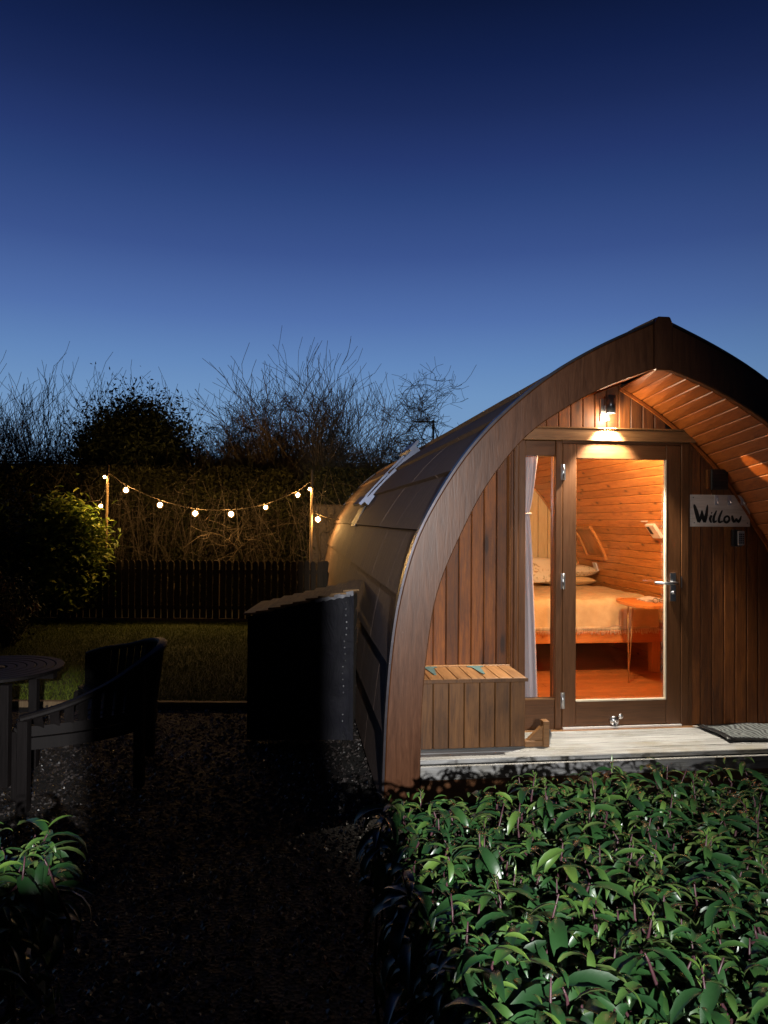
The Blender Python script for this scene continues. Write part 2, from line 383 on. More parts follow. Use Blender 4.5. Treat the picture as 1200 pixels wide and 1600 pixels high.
A0 = catmull([(.29, -.1), (.295, .3), (.32, .6), (.40, .93), (.535, 1.24), (.64, 1.40), (.903, 1.775), (1.151, 2.02), (1.43, 2.235), (UC, 2.385)], 5)
mir = lambda P: [(2*UC-u, z) for u, z in P]
def resample(P, n):
    L = [0]
    for a, b in zip(P, P[1:]): L.append(L[-1]+math.dist(a, b))
    out = []; j = 0
    for i in range(n+1):
        t = L[-1]*i/n
        while j < len(P)-2 and L[j+1] < t: j += 1
        f = (t-L[j])/max(1e-9, L[j+1]-L[j]); f = min(max(f, 0), 1)
        out.append((P[j][0]+(P[j+1][0]-P[j][0])*f, P[j][1]+(P[j+1][1]-P[j][1])*f))
    return out
def offset(P, d):     # + = towards the outside (left side polyline going up)
    out = []
    for i in range(len(P)):
        a = P[max(i-1, 0)]; b = P[min(i+1, len(P)-1)]; dx, dz = b[0]-a[0], b[1]-a[1]; L = math.hypot(dx, dz)
        out.append((P[i][0]-dz/L*d, P[i][1]+dx/L*d))
    return out
def z_at(P, u):       # height of left polyline at u (mirrored beyond the centre)
    if u > UC: u = 2*UC-u
    if u <= P[0][0]: return P[0][1]
    for a, b in zip(P, P[1:]):
        if a[0] <= u <= b[0] and b[0] > a[0]: return a[1]+(b[1]-a[1])*(u-a[0])/(b[0]-a[0])
    return P[-1][1]
VF, VR = -.60, 9.05
pod = thing('glamping_pod', 'dark timber arched glamping pod with lit interior behind its glazed door', 'cabin', (UC, 0, -.27), pod=True)
# roof shell + courses
def ruled(P, v0, v1, th, side=1):   # curved slab following P between v0..v1, thickness outward
    Q = offset(P, th); b = MB(); k = len(P)
    if side < 0: P2, Q2 = mir(P), mir(Q)
    else: P2, Q2 = P, Q
    vs_ = [(u, v0, z) for u, z in P2]+[(u, v1, z) for u, z in P2]+[(u, v0, z) for u, z in Q2]+[(u, v1, z) for u, z in Q2]
    fs = []
    for i in range(k-1):
        fs += [(i, i+1, k+i+1, k+i), (2*k+i, 3*k+i, 3*k+i+1, 2*k+i+1), (i, 2*k+i, 2*k+i+1, i+1), (k+i, k+i+1, 3*k+i+1, 3*k+i)]
    fs += [(0, k, 3*k, 2*k), (k-1, 3*k-1, 4*k-1, 2*k-1)]
    if side < 0: fs = [tuple(reversed(f)) for f in fs]
    return b.add(vs_, fs)
SH = offset(OUTER, -.045)
for sd in (1, -1):
    part('roof_shell', ruled(offset(OUTER, -.10), VF+.06, VR, .05, sd), M['black'], pod)
NC = 9; NPER = 6
RS = resample(OUTER, NC*NPER)
r0 = random.Random(11)
for sd in (1, -1):
    for c in range(NC):
        seg = RS[c*NPER:(c+1)*NPER+1]
        off = [(-.012)+.028*(1-i/NPER) for i in range(NPER+1)]
        base = offset(seg, -.03); top = []
        nrm = offset(seg, 1.0)
        top = [(s_[0]+(q[0]-s_[0])*o_, s_[1]+(q[1]-s_[1])*o_) for s_, q, o_ in zip(seg, nrm, off)]
        if c < NC-1: pass
        P2, T2 = (base, top) if sd > 0 else (mir(base), mir(top))
        W_ = 1.0; v = VF+.06-(W_*.5 if c % 2 else 0)*1.0; k = NPER+1
        while v < VR-.01:
            a = max(v, VF+.045)+.005; e = min(v+W_, VR)-.005
            if e-a > .05:
                j = r0.uniform(-.002, .002)
                vs_ = [(u, a, z) for u, z in P2]+[(u, e, z) for u, z in P2]+[(u, a, z+j) for u, z in T2]+[(u, e, z+j) for u, z in T2]
                fs = []
                for i in range(k-1):
                    fs += [(i, i+1, k+i+1, k+i), (2*k+i, 3*k+i, 3*k+i+1, 2*k+i+1), (i, 2*k+i, 2*k+i+1, i+1), (k+i, k+i+1, 3*k+i+1, 3*k+i)]
                fs += [(0, k, 3*k, 2*k), (k-1, 3*k-1, 4*k-1, 2*k-1)]
                if sd < 0: fs = [tuple(reversed(f)) for f in fs]
                bb = MB().add(vs_, fs); o = part('roof_shingle', bb, M['roof'], pod)
            v += W_
# ridge capping
rc = MB().prism_uz([(UC-.14, 2.668), (UC, 2.735), (UC+.14, 2.668), (UC+.14, 2.683), (UC, 2.752), (UC-.14, 2.683)], VF+.05, VR)
part('ridge_cap', rc, M['roof'], pod)
# fascia boards
IN2 = resample(INNER, 48); OU2 = resample(OUTER, 48)
for sd in (1, -1):
    for (v0, v1, nm) in ((VF-.02, VF+.03, 'fascia_board'), (VR-.01, VR+.03, 'rear_fascia_board')):
        A, B = (IN2, OU2) if sd > 0 else (mir(IN2), mir(OU2)); k = len(A)
        vs_ = [(u, v0, z) for u, z in A]+[(u, v0, z) for u, z in B]+[(u, v1, z) for u, z in A]+[(u, v1, z) for u, z in B]
        fs = []
        for i in range(k-1):
            fs += [(i, i+1, k+i+1, k+i), (2*k+i, 3*k+i, 3*k+i+1, 2*k+i+1), (k+i, k+i+1, 3*k+i+1, 3*k+i), (i, 2*k+i, 2*k+i+1, i+1)]
        fs += [(0, k, 3*k, 2*k), (k-1, 3*k-1, 4*k-1, 2*k-1)]
        if sd < 0: fs = [tuple(reversed(f)) for f in fs]
        part(nm, MB().add(vs_, fs), M['fascia'], pod, bevel=.006)
    part('edge_trim', ruled(offset(OU2, .002), VF-.024, VF+.055, .014, sd), M['trim'], pod, label='grey metal drip edge along the arch')
    part('edge_trim', ruled(offset(OU2, .002), VR-.04, VR+.034, .014, sd), M['trim'], pod, label='grey metal drip edge along the rear arch')
part('ridge_block', MB().prism_uz([(UC-.055, 2.395), (UC+.055, 2.395), (UC+.06, 2.685), (UC+.04, 2.73), (UC-.04, 2.73), (UC-.06, 2.685)], VF-.055, VF-.021), M['fascia'], pod, bevel=.006)
# front and rear walls
DL, DR, DT = .935, 2.185, 2.00
bwall = MB()
def wallpoly(u0, u1, zb, arch):
    k = 8; return [(u0, zb), (u1, zb)]+[(u1+(u0-u1)*i/k, z_at(arch, u1+(u0-u1)*i/k)) for i in range(k+1)]
INs = offset(INNER, .02)
part('wall_panel', MB().prism_uz([(u, z) for u, z in [(.18, -.02), (DL-.02, -.02)]+[(DL-.02+(.18-DL+.02)*i/10, z_at(INs, DL-.02+(.18-DL+.02)*i/10)) for i in range(10)]], .004, .06), M['black'], pod)
part('wall_panel', MB().prism_uz(list(reversed([(2*UC-u, z) for u, z in [(.18, -.02), (2*UC-DR-.02, -.02)]+[(2*UC-DR-.02+(.18-2*UC+DR+.02)*i/10, z_at(INs, 2*UC-DR-.02+(.18-2*UC+DR+.02)*i/10)) for i in range(10)]])), .004, .06), M['black'], pod)
part('wall_panel', MB().prism_uz(wallpoly(DL, DR, DT+.03, INs), .004, .06), M['black'], pod)
bw = .0885; u = .165; A1 = offset(A0, .012)
ARC = lambda u: z_at(INNER, u) if u < UC else z_at(A1, u)
while u < 3.2:
    u0, u1 = u+.002, u+bw-.002
    def lap(uL, uR, zb):
        p = [(uL, zb), (uR, zb), (uR, ARC(uR)), (uL, ARC(uL))]
        if min(p[2][1], p[3][1]) > zb+.03:
            o = part('wall_board', MB().prism_uz(p, -.018, .003), M['facade'], pod, bevel=.005)
    if u1 < DL-.005: lap(u0, u1, -.01)
    elif u0 > DR+.03: lap(u0, u1, -.01)
    elif u0 < DL-.005: lap(u0, DL-.006, -.01); lap(u0, u1, DT+.10)
    elif u0 < DR+.03 and u1 > DR+.03: lap(DR+.034, u1, -.01); lap(u0, u1, DT+.10)
    elif DL-.05 < u0 < DR+.03: lap(u0, u1, DT+.10)
    u += bw
# header trim, frame
hd = part('door_frame', MB().box((DL-.05, -.05, DT+.012), (DR+.05, .06, DT+.094)).box((DL-.055, -.06, DT+.094), (DR+.055, .06, DT+.106)), M['trimh'], pod, bevel=.004)
part('head_jamb', MB().box((1.2505, -.036, 1.9935), (2.1285, .066, 2.0115)), M['frameh'], pod)
part('jamb', MB().box((DL, -.04, -.02), (.985, .07, DT+.01)), M['frame'], pod, bevel=.004)
part('jamb', MB().box((2.129, -.04, -.02), (DR, .07, DT+.01)), M['frame'], pod, bevel=.004)
part('architrave', MB().box((DR+.001, -.03, -.01), (DR+.033, .0, DT+.011)), M['frame'], pod, bevel=.004)
part('architrave', MB().box((DL-.034, -.045, -.01), (DL-.001, .0, DT+.011)), M['frame'], pod, bevel=.006)
part('corner_trim', MB().box((DL-.083, -.05, -.01), (DL-.052, -.0185, 1.96)), wood('glossy_trim_stain', (.065, .024, .007), (.105, .040, .012), (.14, .056, .018), 'z', .25, vary=.12, stretch=16, bumps=.1, coat=.6), pod, bevel=.012)
part('mullion', MB().box((1.202, -.04, -.02), (1.250, .07, DT+.01)), M['frame'], pod, bevel=.004)
sl = part('sidelight', MB().box((.986, -.03, -.02), (1.201, .05, .205)), M['frameh'], pod, label='narrow fixed glazed side panel', bevel=.003)
part('top_rail', MB().box((.986, -.03, 1.905), (1.201, .05, DT+.009)), M['frameh'], sl, bevel=.003)
part('glass', MB().box((.986, .008, .206), (1.201, .014, 1.904)), M['glass'], sl)
part('glazing_bead', MB().box((.986, -.034, .2055), (1.201, .006, .216)), M['trimh'], sl)
part('threshold', MB().box((DL, -.09, -.024), (DR+.03, -.041, .0)), M['trimh'], pod, bevel=.004)
part('leak_strip', MB().box((1.254, -.060, .001), (2.125, -.041, .014)), plain('leak_white', (.85, .85, .86), .3, .4, 30, .05, 0), pod, label='near-white strip standing in for light leaking under the door')  # pale colour drawn in place of the light leak below the door
# door
dm = MB().box((1.254, -.038, .018), (1.352, .012, 1.992)).box((2.018, -.038, .018), (2.125, .012, 1.992))
door = part('door', dm, M['frame'], pod, bevel=.003)
part('door_rail', MB().box((1.353, -.037, 1.888), (2.017, .011, 1.992)), M['frameh'], door, bevel=.003)
part('door_rail', MB().box((1.353, -.037, .018), (2.017, .011, .187)), M['frameh'], door, bevel=.003)
part('glass', MB().box((1.353, -.016, .188), (2.017, -.010, 1.887)), M['glass'], door)
bead = plain('lit_bead', (.62, .52, .38), .4, 0, 30, .1, 0)  # bottom and right beads painted pale, as if lit from indoors
part('glazing_bead', MB().box((1.353, -.041, .1875), (2.017, -.017, .198)).box((2.008, -.0405, .199), (2.0175, -.017, 1.887)), bead, door)
for z in (1.79, 1.03, .20):
    part('hinge', MB().box((1.240, -.050, z-.055), (1.268, -.0385, z+.055)).tube([(1.252, -.053, z-.055), (1.252, -.053, z+.055)], .008, 8), M['metal'], door)
hp = part('handle_plate', MB().box((2.045, -.047, .885), (2.085, -.0385, 1.085)), M['metal'], door)
part('lever_handle', MB().tube([(2.065, -.047, 1.015), (2.065, -.095, 1.015), (2.03, -.102, 1.015), (1.90, -.098, 1.02)], [.012, .012, .011, .009], 8), M['metal'], hp)
part('key_cylinder', MB().tube([(2.065, -.047, .945), (2.065, -.058, .945)], .013, 10), M['metal'], hp)
part('strike_plate', MB().box((2.127, -.044, .98), (2.133, -.0405, 1.06)), M['metal'], pod)
dc = part('door_catch', MB().tube([(1.63, -.0385, .052), (1.63, -.055, .052)], .032, 20).tube([(1.63, -.055, .052), (1.63, -.075, .045)], [.010, .006], 8).tube([(1.678, -.0385, .080), (1.678, -.048, .080)], [.018, .018], 16).box((1.615, -.075, .016), (1.645, -.05, .022)), M['metal'], door, label='round silver door catch low on the door')
# soffit boards between fascia and wall  +  trim bead
def skin_boards(n, A, B, v0, v1, mat, nm, th=.014, gap=.0022, sides=(1, -1)):
    A = resample(A, n*2); B = resample(B, n*2)
    for sd in sides:
        for i in range(n):
            a = A[i*2:i*2+3]; b_ = B[i*2:i*2+3]
            def shrink(p):
                q0 = (p[0][0]+(p[2][0]-p[0][0])*gap/ .09, p[0][1]+(p[2][1]-p[0][1])*gap/.09); q1 = (p[2][0]-(p[2][0]-p[0][0])*gap/.09, p[2][1]-(p[2][1]-p[0][1])*gap/.09)
                return [q0, q1]
            a, b_ = shrink(a), shrink(b_); ao, bo = offset(a, th), offset(b_, th)
            if sd < 0: a, b_, ao, bo = map(mir, (a, b_, ao, bo))
            vs_ = [(*[a[0][0], v0, a[0][1]],), (a[1][0], v0, a[1][1]), (b_[1][0], v1, b_[1][1]), (b_[0][0], v1, b_[0][1]),
                   (ao[0][0], v0, ao[0][1]), (ao[1][0], v0, ao[1][1]), (bo[1][0], v1, bo[1][1]), (bo[0][0], v1, bo[0][1])]
            fs = [(0, 1, 2, 3), (7, 6, 5, 4), (0, 4, 5, 1), (1, 5, 6, 2), (2, 6, 7, 3), (3, 7, 4, 0)]
            if sd < 0: fs = [tuple(reversed(f)) for f in fs]
            part(nm, MB().add(vs_, fs), mat, pod, bevel=.004)
skin_boards(34, INNER, A1, VF+.031, -.0, M['soffit'], 'soffit_board', sides=(-1,))
skin_boards(34, INNER, INNER, VF+.031, -.0, M['soffit'], 'soffit_board', sides=(1,))
for sd in (1, -1): part('soffit_backing', ruled(offset(INNER, .017), VF+.035, .0, .012, sd), M['black'], pod)
part('lining_backing', ruled(offset(A1, .016), .062, 3.98, .012, 1), M['black'], pod)
part('lining_backing', ruled(offset(A1, .016), .062, 3.98, .012, -1), M['black'], pod)
part('arch_bead', ruled(offset(resample(A0, 50), -.010), -.036, -.019, .020, -1), M['soffit'], pod)
part('arch_bead', ruled(offset(resample(INNER, 50), -.012), -.036, -.019, .011, 1), M['soffit'], pod)
# interior
skin_boards(33, A0, A0, .062, 3.93, M['lining'], 'lining_board', th=.013)
w = .125; u = .30
while u < 3.05:
    u0, u1 = u+.002, min(u+w-.002, 3.06)
    part('rear_board', MB().prism_uz([(u0, 0), (u1, 0), (u1, z_at(A0, u1)+.01), (u0, z_at(A0, u0)+.01)], 3.94, 3.955), M['rear'], pod, bevel=.006)
    u += w
part('rear_panel', MB().prism_uz([(.25, -.05), (3.1, -.05)]+[(2*UC-q[0], q[1]) for q in resample(A0, 20)]+list(reversed([q for q in resample(A0, 20)[:-1]])), 3.958, 3.975), M['black'], pod)
for sd in (1, -1):
    part('cornice_bead', ruled(offset(resample(A0, 40), -.016), 3.915, 3.938, .014, sd), M['lining'], pod)
r2 = random.Random(4); v = .075; row = 0
while v < 3.93:
    v1 = min(v+.127, 3.935); u = .3 - (row % 3)*.45
    while u < 3.05:
        a, e = max(u, .30), min(u+1.28, 3.05)
        if e-a > .04: part('floor_plank', MB().box((a+.0012, v+.0012, -.008), (e-.0012, v1-.0012, .006)), M['floorw'], pod)
        u += 1.28
    v += .127; row += 1
part('floor_base', MB().box((.1, -.03, -.11), (3.25, 3.98, -.010)), M['black'], pod)
part('skirting', MB().box((.30, 3.92, .007), (3.05, 3.939, .08)), M['furn'], pod)
# rear outside wall
part('rear_wall', MB().prism_uz([(.02, -.2), (3.33, -.2)]+[(2*UC-q[0], q[1]) for q in resample(offset(OUTER, -.08), 24)[3:]]+list(reversed(resample(offset(OUTER, -.08), 24)[3:-1])), VR-.08, VR-.02), M['facade'], pod)
# little window in the right wall inside
def onwall(z, v, off=0):   # point on right lining
    for a, b_ in zip(A0, A0[1:]):
        if a[1] <= z <= b_[1]:
            t = (z-a[1])/(b_[1]-a[1]); u = a[0]+(b_[0]-a[0])*t
            d = math.hypot(b_[0]-a[0], b_[1]-a[1]); nx, nz = (b_[1]-a[1])/d, -(b_[0]-a[0])/d
            return (2*UC-(u+nx*off), v, z+nz*off)
def wallpatch(v0, v1, z0, z1, o0, o1, k=4):
    b = MB(); vs_ = []
    for i in range(k+1):
        z = z0+(z1-z0)*i/k
        vs_ += [onwall(z, v0, o0), onwall(z, v1, o0), onwall(z, v1, o1), onwall(z, v0, o1)]
    fs = [(0, 1, 2, 3), (4*k+3, 4*k+2, 4*k+1, 4*k)]
    for i in range(k):
        for q in range(4):
            q2 = (q+1) % 4; fs.append((i*4+q, i*4+4+q, i*4+4+q2, i*4+q2))
    return b.add(vs_, fs)
wf = part('side_window', wallpatch(2.98, 3.02, 1.02, 1.40, 0, .028), M['furnz'], pod, label='small timber framed window in the curved side wall')
for a in ((3.50, 3.54, 1.02, 1.40), (3.02, 3.50, 1.02, 1.05), (3.02, 3.50, 1.37, 1.40)): part('window_frame', wallpatch(*a, 0, .028), M['furnz'], wf)
part('pane', wallpatch(3.02, 3.50, 1.05, 1.37, .002, .006), plain('blind_glass', (.42, .17, .05), .15, 0, 4, .4, 0), wf)
part('socket', wallpatch(3.36, 3.46, .86, .96, 0, .012, 1), M['white'], pod)
th_ = part('thermostat', wallpatch(1.44, 1.60, 1.31, 1.43, 0, .03, 1), M['white'], pod, label='white wall thermostat with a dark display')
part('display', wallpatch(1.53, 1.585, 1.35, 1.415, .0305, .032, 1), M['black'], th_)
part('conduit', wallpatch(1.56, 1.68, 1.448, 1.455, 0, .01, 1), M['white'], pod)
# deck: own boards under the pod porch
v = VF+.005; i = 0
while v < -.045:
    v1 = min(v+.118, -.032)
    part('deck_board', MB().box((.155, v+.0045, -.030), (3.22, v1-.0045, -.001)), M['deck'], pod, bevel=.004)
    v += .118
part('riser_board', MB().box((.155, VF-.018, -.118), (3.22, VF+.003, -.034)), M['deck'], pod, bevel=.004)
part('deck_skirt', MB().box((.16, VF-.0, -.27), (3.20, VF+.02, -.12)), M['frameh'], pod)
part('deck_joist', MB().box((.16, VF+.021, -.12), (3.2, -.04, -.034)), M['black'], pod)
for sd in (0, 1):
    uu = .05 if sd == 0 else 3.12
    part('base_bearer', MB().box((uu, VF+.06, -.27), (uu+.18, VR-.1, -.13)), M['frameh'], pod)
# wall lamp
lamp = thing('wall_lamp', 'small dark cylinder downlight on the gable above the door', 'lamp', (1.565, -.018, 2.2), pod=True)
part('mount_plate', MB().box((1.530, -.030, 2.155), (1.600, -.0185, 2.315)), M['metal'], lamp, bevel=.003)
part('bracket_arm', MB().box((1.555, -.07, 2.225), (1.580, -.0305, 2.265)), M['darkmetal'], lamp)
hs = MB(); uc_, vc_ = 1.570, -.105
K = 20
def ring(r, z): return [(uc_+r*math.cos(2*math.pi*i/K), vc_+r*math.sin(2*math.pi*i/K), z) for i in range(K)]
hs.add(ring(.035, 2.20)+ring(.035, 2.325)+ring(.031, 2.20)+ring(.031, 2.222), [(i, (i+1) % K, K+(i+1) % K, K+i) for i in range(K)]+[tuple(range(K, 2*K))]+[((i+1) % K, i, 2*K+i, 2*K+(i+1) % K) for i in range(K)]+[(2*K+(i+1) % K, 2*K+i, 3*K+i, 3*K+(i+1) % K) for i in range(K)], True)
part('housing', hs, M['darkmetal'], lamp)
part('lens', MB().add(ring(.0305, 2.206)+ring(.0305, 2.211), [tuple(reversed(range(K)))]+[(i, (i+1) % K, K+(i+1) % K, K+i) for i in range(K)]), M['lens'], lamp)
LD = bpy.data.lights.new('lamp_light', 'SPOT'); LD.energy = 370; LD.color = (1, .90, .74); LD.spot_size = math.radians(88); LD.spot_blend = .5; LD.shadow_soft_size = .024
LK = bpy.data.lights.new('lamp_spill', 'POINT'); LK.energy = 9; LK.color = (1, .80, .55); LK.shadow_soft_size = .02
lk = bpy.data.objects.new('lamp_spill', LK); COL.objects.link(lk); lk.location = pw(uc_, vc_, 2.168)
lo = bpy.data.objects.new('lamp_light', LD); COL.objects.link(lo); lo.location = pw(uc_, vc_, 2.172)

LG = bpy.data.lights.new('streak_spot', 'SPOT'); LG.energy = 130; LG.color = (1, .62, .26); LG.spot_size = math.radians(7); LG.spot_blend = .5; LG.shadow_soft_size = .004  # extra narrow spot, added to throw a streak on the soffit
lg = bpy.data.objects.new('streak_spot', LG); COL.objects.link(lg); lg.location = pw(uc_+.05, vc_-.012, 2.215)
lg.rotation_euler = (pw(2.55, -.285, 1.82)-pw(uc_+.05, vc_-.012, 2.215)).to_track_quat('-Z', 'Y').to_euler()

# sign with hooks
sg = thing('name_sign', 'grey wooden board hand painted with the word Willow, right of the door', 'sign', (2.197, -.02, 1.415), pod=True)
part('board', MB().box((2.199, -.036, 1.415), (2.657, -.0205, 1.643)), wood('grey_sign_wood', (.36, .30, .26), (.50, .43, .38), (.62, .55, .50), 'x', .6, vary=.05, stretch=8), sg, bevel=.002)
SU = lambda x: 2.199+(x-365)/(980-365)*.458
SZ = lambda y: 1.643-(y-490)/(825-490)*.228
def brush(strokes, v=-.0375):
    b = MB()
    for pts, w0, w1, w2 in strokes:
        P = [(SU(x), SZ(y)) for x, y in pts]; P = catmull(P, 4) if len(P) > 2 else resample(P, 4); k = len(P)
        L = []; R_ = []
        for i in range(k):
            a = P[max(i-1, 0)]; c = P[min(i+1, k-1)]; dx, dz = c[0]-a[0], c[1]-a[1]; q = math.hypot(dx, dz) or 1
            t = i/(k-1); wd = (w0*(1-t)*(1-2*t)+4*w1*t*(1-t)+w2*t*(2*t-1)); wd = max(wd*1.35, .0010)
            L.append((P[i][0]-dz/q*wd/2, v, P[i][1]+dx/q*wd/2)); R_.append((P[i][0]+dz/q*wd/2, v, P[i][1]-dx/q*wd/2))
        b.add(L+R_, [(i, k+i, k+i+1, i+1) for i in range(k-1)])
        b.add([(x, v+.0015, z) for x, y, z in L]+[(x, v+.0015, z) for x, y, z in R_], [(i, i+1, k+i+1, k+i) for i in range(k-1)])
    return b
paint = plain('black_paint', (.008, .008, .008), .5, 0, 30, .1, 0)
letters = {'letter_w_capital': [([(402, 592), (428, 680), (452, 778)], .008, .022, .016), ([(448, 778), (466, 745), (484, 655)], .014, .014, .006), ([(482, 655), (492, 725), (514, 778)], .006, .018, .016), ([(508, 780), (528, 700), (540, 595)], .016, .018, .004)],
           'letter_i': [([(582, 705), (566, 745), (580, 785)], .010, .015, .006), ([(578, 676), (586, 684)], .010, .010, .010)],
           'letter_l': [([(632, 655), (604, 730), (606, 775), (636, 762)], .006, .015, .004)],
           'letter_l_second': [([(692, 652), (660, 730), (660, 778), (700, 765)], .006, .014, .004)],
           'letter_o': [([(745, 712), (718, 728), (712, 762), (735, 780), (762, 758), (760, 725), (738, 712)], .010, .013, .010)],
           'letter_w': [([(792, 705), (800, 750), (818, 778)], .008, .016, .012), ([(816, 778), (838, 735)], .012, .010, .006), ([(838, 735), (852, 778)], .006, .012, .012), ([(852, 780), (874, 750), (888, 708)], .012, .013, .003)]}
for k_, s_ in letters.items(): part('painted_letter', brush(s_), paint, sg)
for hx in (630, 765, 900):
    uu = SU(hx)
    part('hook', MB().box((uu-.014, -.041, 1.570), (uu+.014, -.0365, 1.640)).tube([(uu, -.041, 1.615), (uu, -.052, 1.595), (uu, -.060, 1.578), (uu, -.066, 1.592)], .004, 6), plain('clear_hook_plastic', (.45, .44, .50), .2, .2, 30, .1, 0), sg)
for sx_, sz_ in ((395, 520), (405, 785), (950, 785), (955, 515)):
    part('screw', MB().tube([(SU(sx_), -.036, SZ(sz_)), (SU(sx_), -.0385, SZ(sz_))], .004, 8), M['black'], sg)
# keypad & vent
kp = thing('key_safe', 'small grey keypad lock box under the right end of the name board', 'key safe', (2.525, -.02, 1.27), pod=True)
part('body', MB().box((2.515, -.050, 1.272), (2.595, -.0190, 1.395)), M['black'], kp, bevel=.006)
part('keypad_cover', MB().box((2.548, -.062, 1.282), (2.600, -.0505, 1.385)), plain('grey_keypad', (.28, .29, .31), .35, .3, 40, .1, 0), kp, bevel=.004)
for a in range(3):
    for c in range(5): part('key', MB().box((2.556+a*.0135, -.0645, 1.295+c*.015), (2.565+a*.0135, -.0625, 1.305+c*.015)), M['black'], kp)
vt = thing('wall_vent', 'square dark vent box on the wall above the name board', 'vent', (2.323, -.02, 1.678), pod=True)
part('vent_body', MB().box((2.345, -.060, 1.680), (2.477, -.0190, 1.826)), M['black'], vt, bevel=.006)
part('side_flange', MB().box((2.323, -.052, 1.682), (2.343, -.0190, 1.824)), M['frame'], vt)
for i in range(5): part('louvre', MB().box((2.355, -.066, 1.695+i*.025), (2.467, -.0605, 1.707+i*.025)), M['black'], vt)

# storage bench
bn = thing('storage_bench', 'brown boarded storage bench with hinged lid on the porch left of the door', 'bench box', (.5, -.2, 0), pod=True)
NB = 7; u0 = .165; uw = (.862-u0)/NB
for i in range(NB): part('front_board', MB().box((u0+i*uw+.0018, -.435, .012), (u0+(i+1)*uw-.0018, -.417, .425)), M['bench'], bn, bevel=.004)
part('side_board', MB().box((.845, -.416, .012), (.862, -.021, .425)), M['bench'], bn, bevel=.004)
part('carcass', MB().box((.18, -.4155, .014), (.843, -.022, .42)), M['black'], bn)
NL = 8; lw = (.870-.15)/NL
lid = part('lid_frame', MB().box((.150, -.450, .428), (.875, -.432, .448)).box((.150, -.431, .428), (.875, -.030, .436)), M['bench'], bn)
for i in range(NL):
    part('lid_board', MB().add([(.152+i*lw+.002, -.430, .437), (.152+(i+1)*lw-.002, -.430, .437), (.152+(i+1)*lw-.002, -.055, .437), (.152+i*lw+.002, -.055, .437),
                              (.152+i*lw+.002, -.430, .450), (.152+(i+1)*lw-.002, -.430, .450), (.152+(i+1)*lw-.002, -.055, .452), (.152+i*lw+.002, -.055, .452)],
                             [(3,2,1,0),(4,5,6,7),(0,1,5,4),(1,2,6,5),(2,3,7,6),(3,0,4,7)]), M['lid'], bn, bevel=.003)
part('back_ledge', MB().box((.150, -.053, .437), (.873, -.020, .458)), M['lid'], bn, bevel=.003)
for uu in (.30, .62):
    part('strap_hinge', MB().prism_xy([(uu-.055, -.065), (uu+.055, -.065), (uu+.055, -.09), (uu+.03, -.10), (uu+.008, -.32), (uu-.008, -.32), (uu-.03, -.10), (uu-.055, -.09)], .4535, .457), M['teal'], bn, label='faded green strap hinge')
# door stop bracket
ds = thing('door_stop_bracket', 'small timber bracket with metal catch standing on the deck beside the bench', 'door stop', (.97, -.38, 0), pod=True)
part('upright', MB().box((.985, -.425, .0), (1.025, -.36, .165)), M['trimh'], ds, bevel=.003)
part('foot', MB().box((.865, -.42, .002), (.984, -.365, .042)), M['trimh'], ds, bevel=.003)
part('brace', MB().prism_uz([(.885, .0425), (.984, .0425), (.984, .135)], -.41, -.375), M['trimh'], ds)
part('magnet_catch', MB().box((1.0255, -.415, .015), (1.036, -.37, .105)).box((1.0365, -.405, .055), (1.046, -.38, .085)), M['metal'], ds)
# door mat
mm, n, b = newmat('door_mat_pattern'); v_ = coords(n, (1, 1, 1), False); ch = N(n, 'ShaderNodeTexWave', wave_type='BANDS'); ch.inputs['Scale'].default_value = 9; ch.inputs['Distortion'].default_value = 9; ch.inputs['Detail'].default_value = 1
n.links.new(v_, ch.inputs[0]); nn = noisen(n, v_, 90, 3, .7)
n.links.new(mixc(n, nn, ramp(n, ch.outputs['Fac'], [(.35, (.03, .032, .034)), (.45, (.20, .22, .22)), (.9, (.26, .29, .29))]), (.06, .065, .07)), b.inputs['Base Color']); b.inputs['Roughness'].default_value = .9; bump(n, b, nn, .8, .004)
mat_ = thing('door_mat', 'worn grey patterned doormat with black rubber edge lying on the deck', 'doormat', (2.6, -.28, 0), pod=True)
e_ = MB(); k = 24
def matpt(s_, t_): return (2.225+s_*.76+.010*math.sin(t_*6), -.46+t_*.38+.006*math.sin(s_*14), .006+.006*math.sin(s_*9+t_*4)+(.012 if s_ < .06 else 0))
def matsheet(a0, a1, b0, b1, dz):
    vs_ = []; 
    for zz in (0, 1):
        for j in range(9):
            for i in range(k+1):
                x, y, z = matpt(a0+(a1-a0)*i/k, b0+(b1-b0)*j/8); vs_.append((x, y, z+dz[zz]))
    fs = []; w_ = k+1; q = 9*w_
    for j in range(8):
        for i in range(k):
            fs += [(q+j*w_+i, q+j*w_+i+1, q+(j+1)*w_+i+1, q+(j+1)*w_+i), (j*w_+i, (j+1)*w_+i, (j+1)*w_+i+1, j*w_+i+1)]
    for i in range(k): fs += [(i, i+1, q+i+1, q+i), (8*w_+i+1, 8*w_+i, q+8*w_+i, q+8*w_+i+1)]
    for j in range(8): fs += [((j+1)*w_, j*w_, q+j*w_, q+(j+1)*w_), (j*w_+k, (j+1)*w_+k, q+(j+1)*w_+k, q+j*w_+k)]
    return MB().add(vs_, fs, True)
part('rubber_edge', matsheet(0, 1, 0, 1, (0, .008)), M['black'], mat_)
part('pile', matsheet(.045, .955, .08, .92, (.0085, .0125)), mm, mat_)

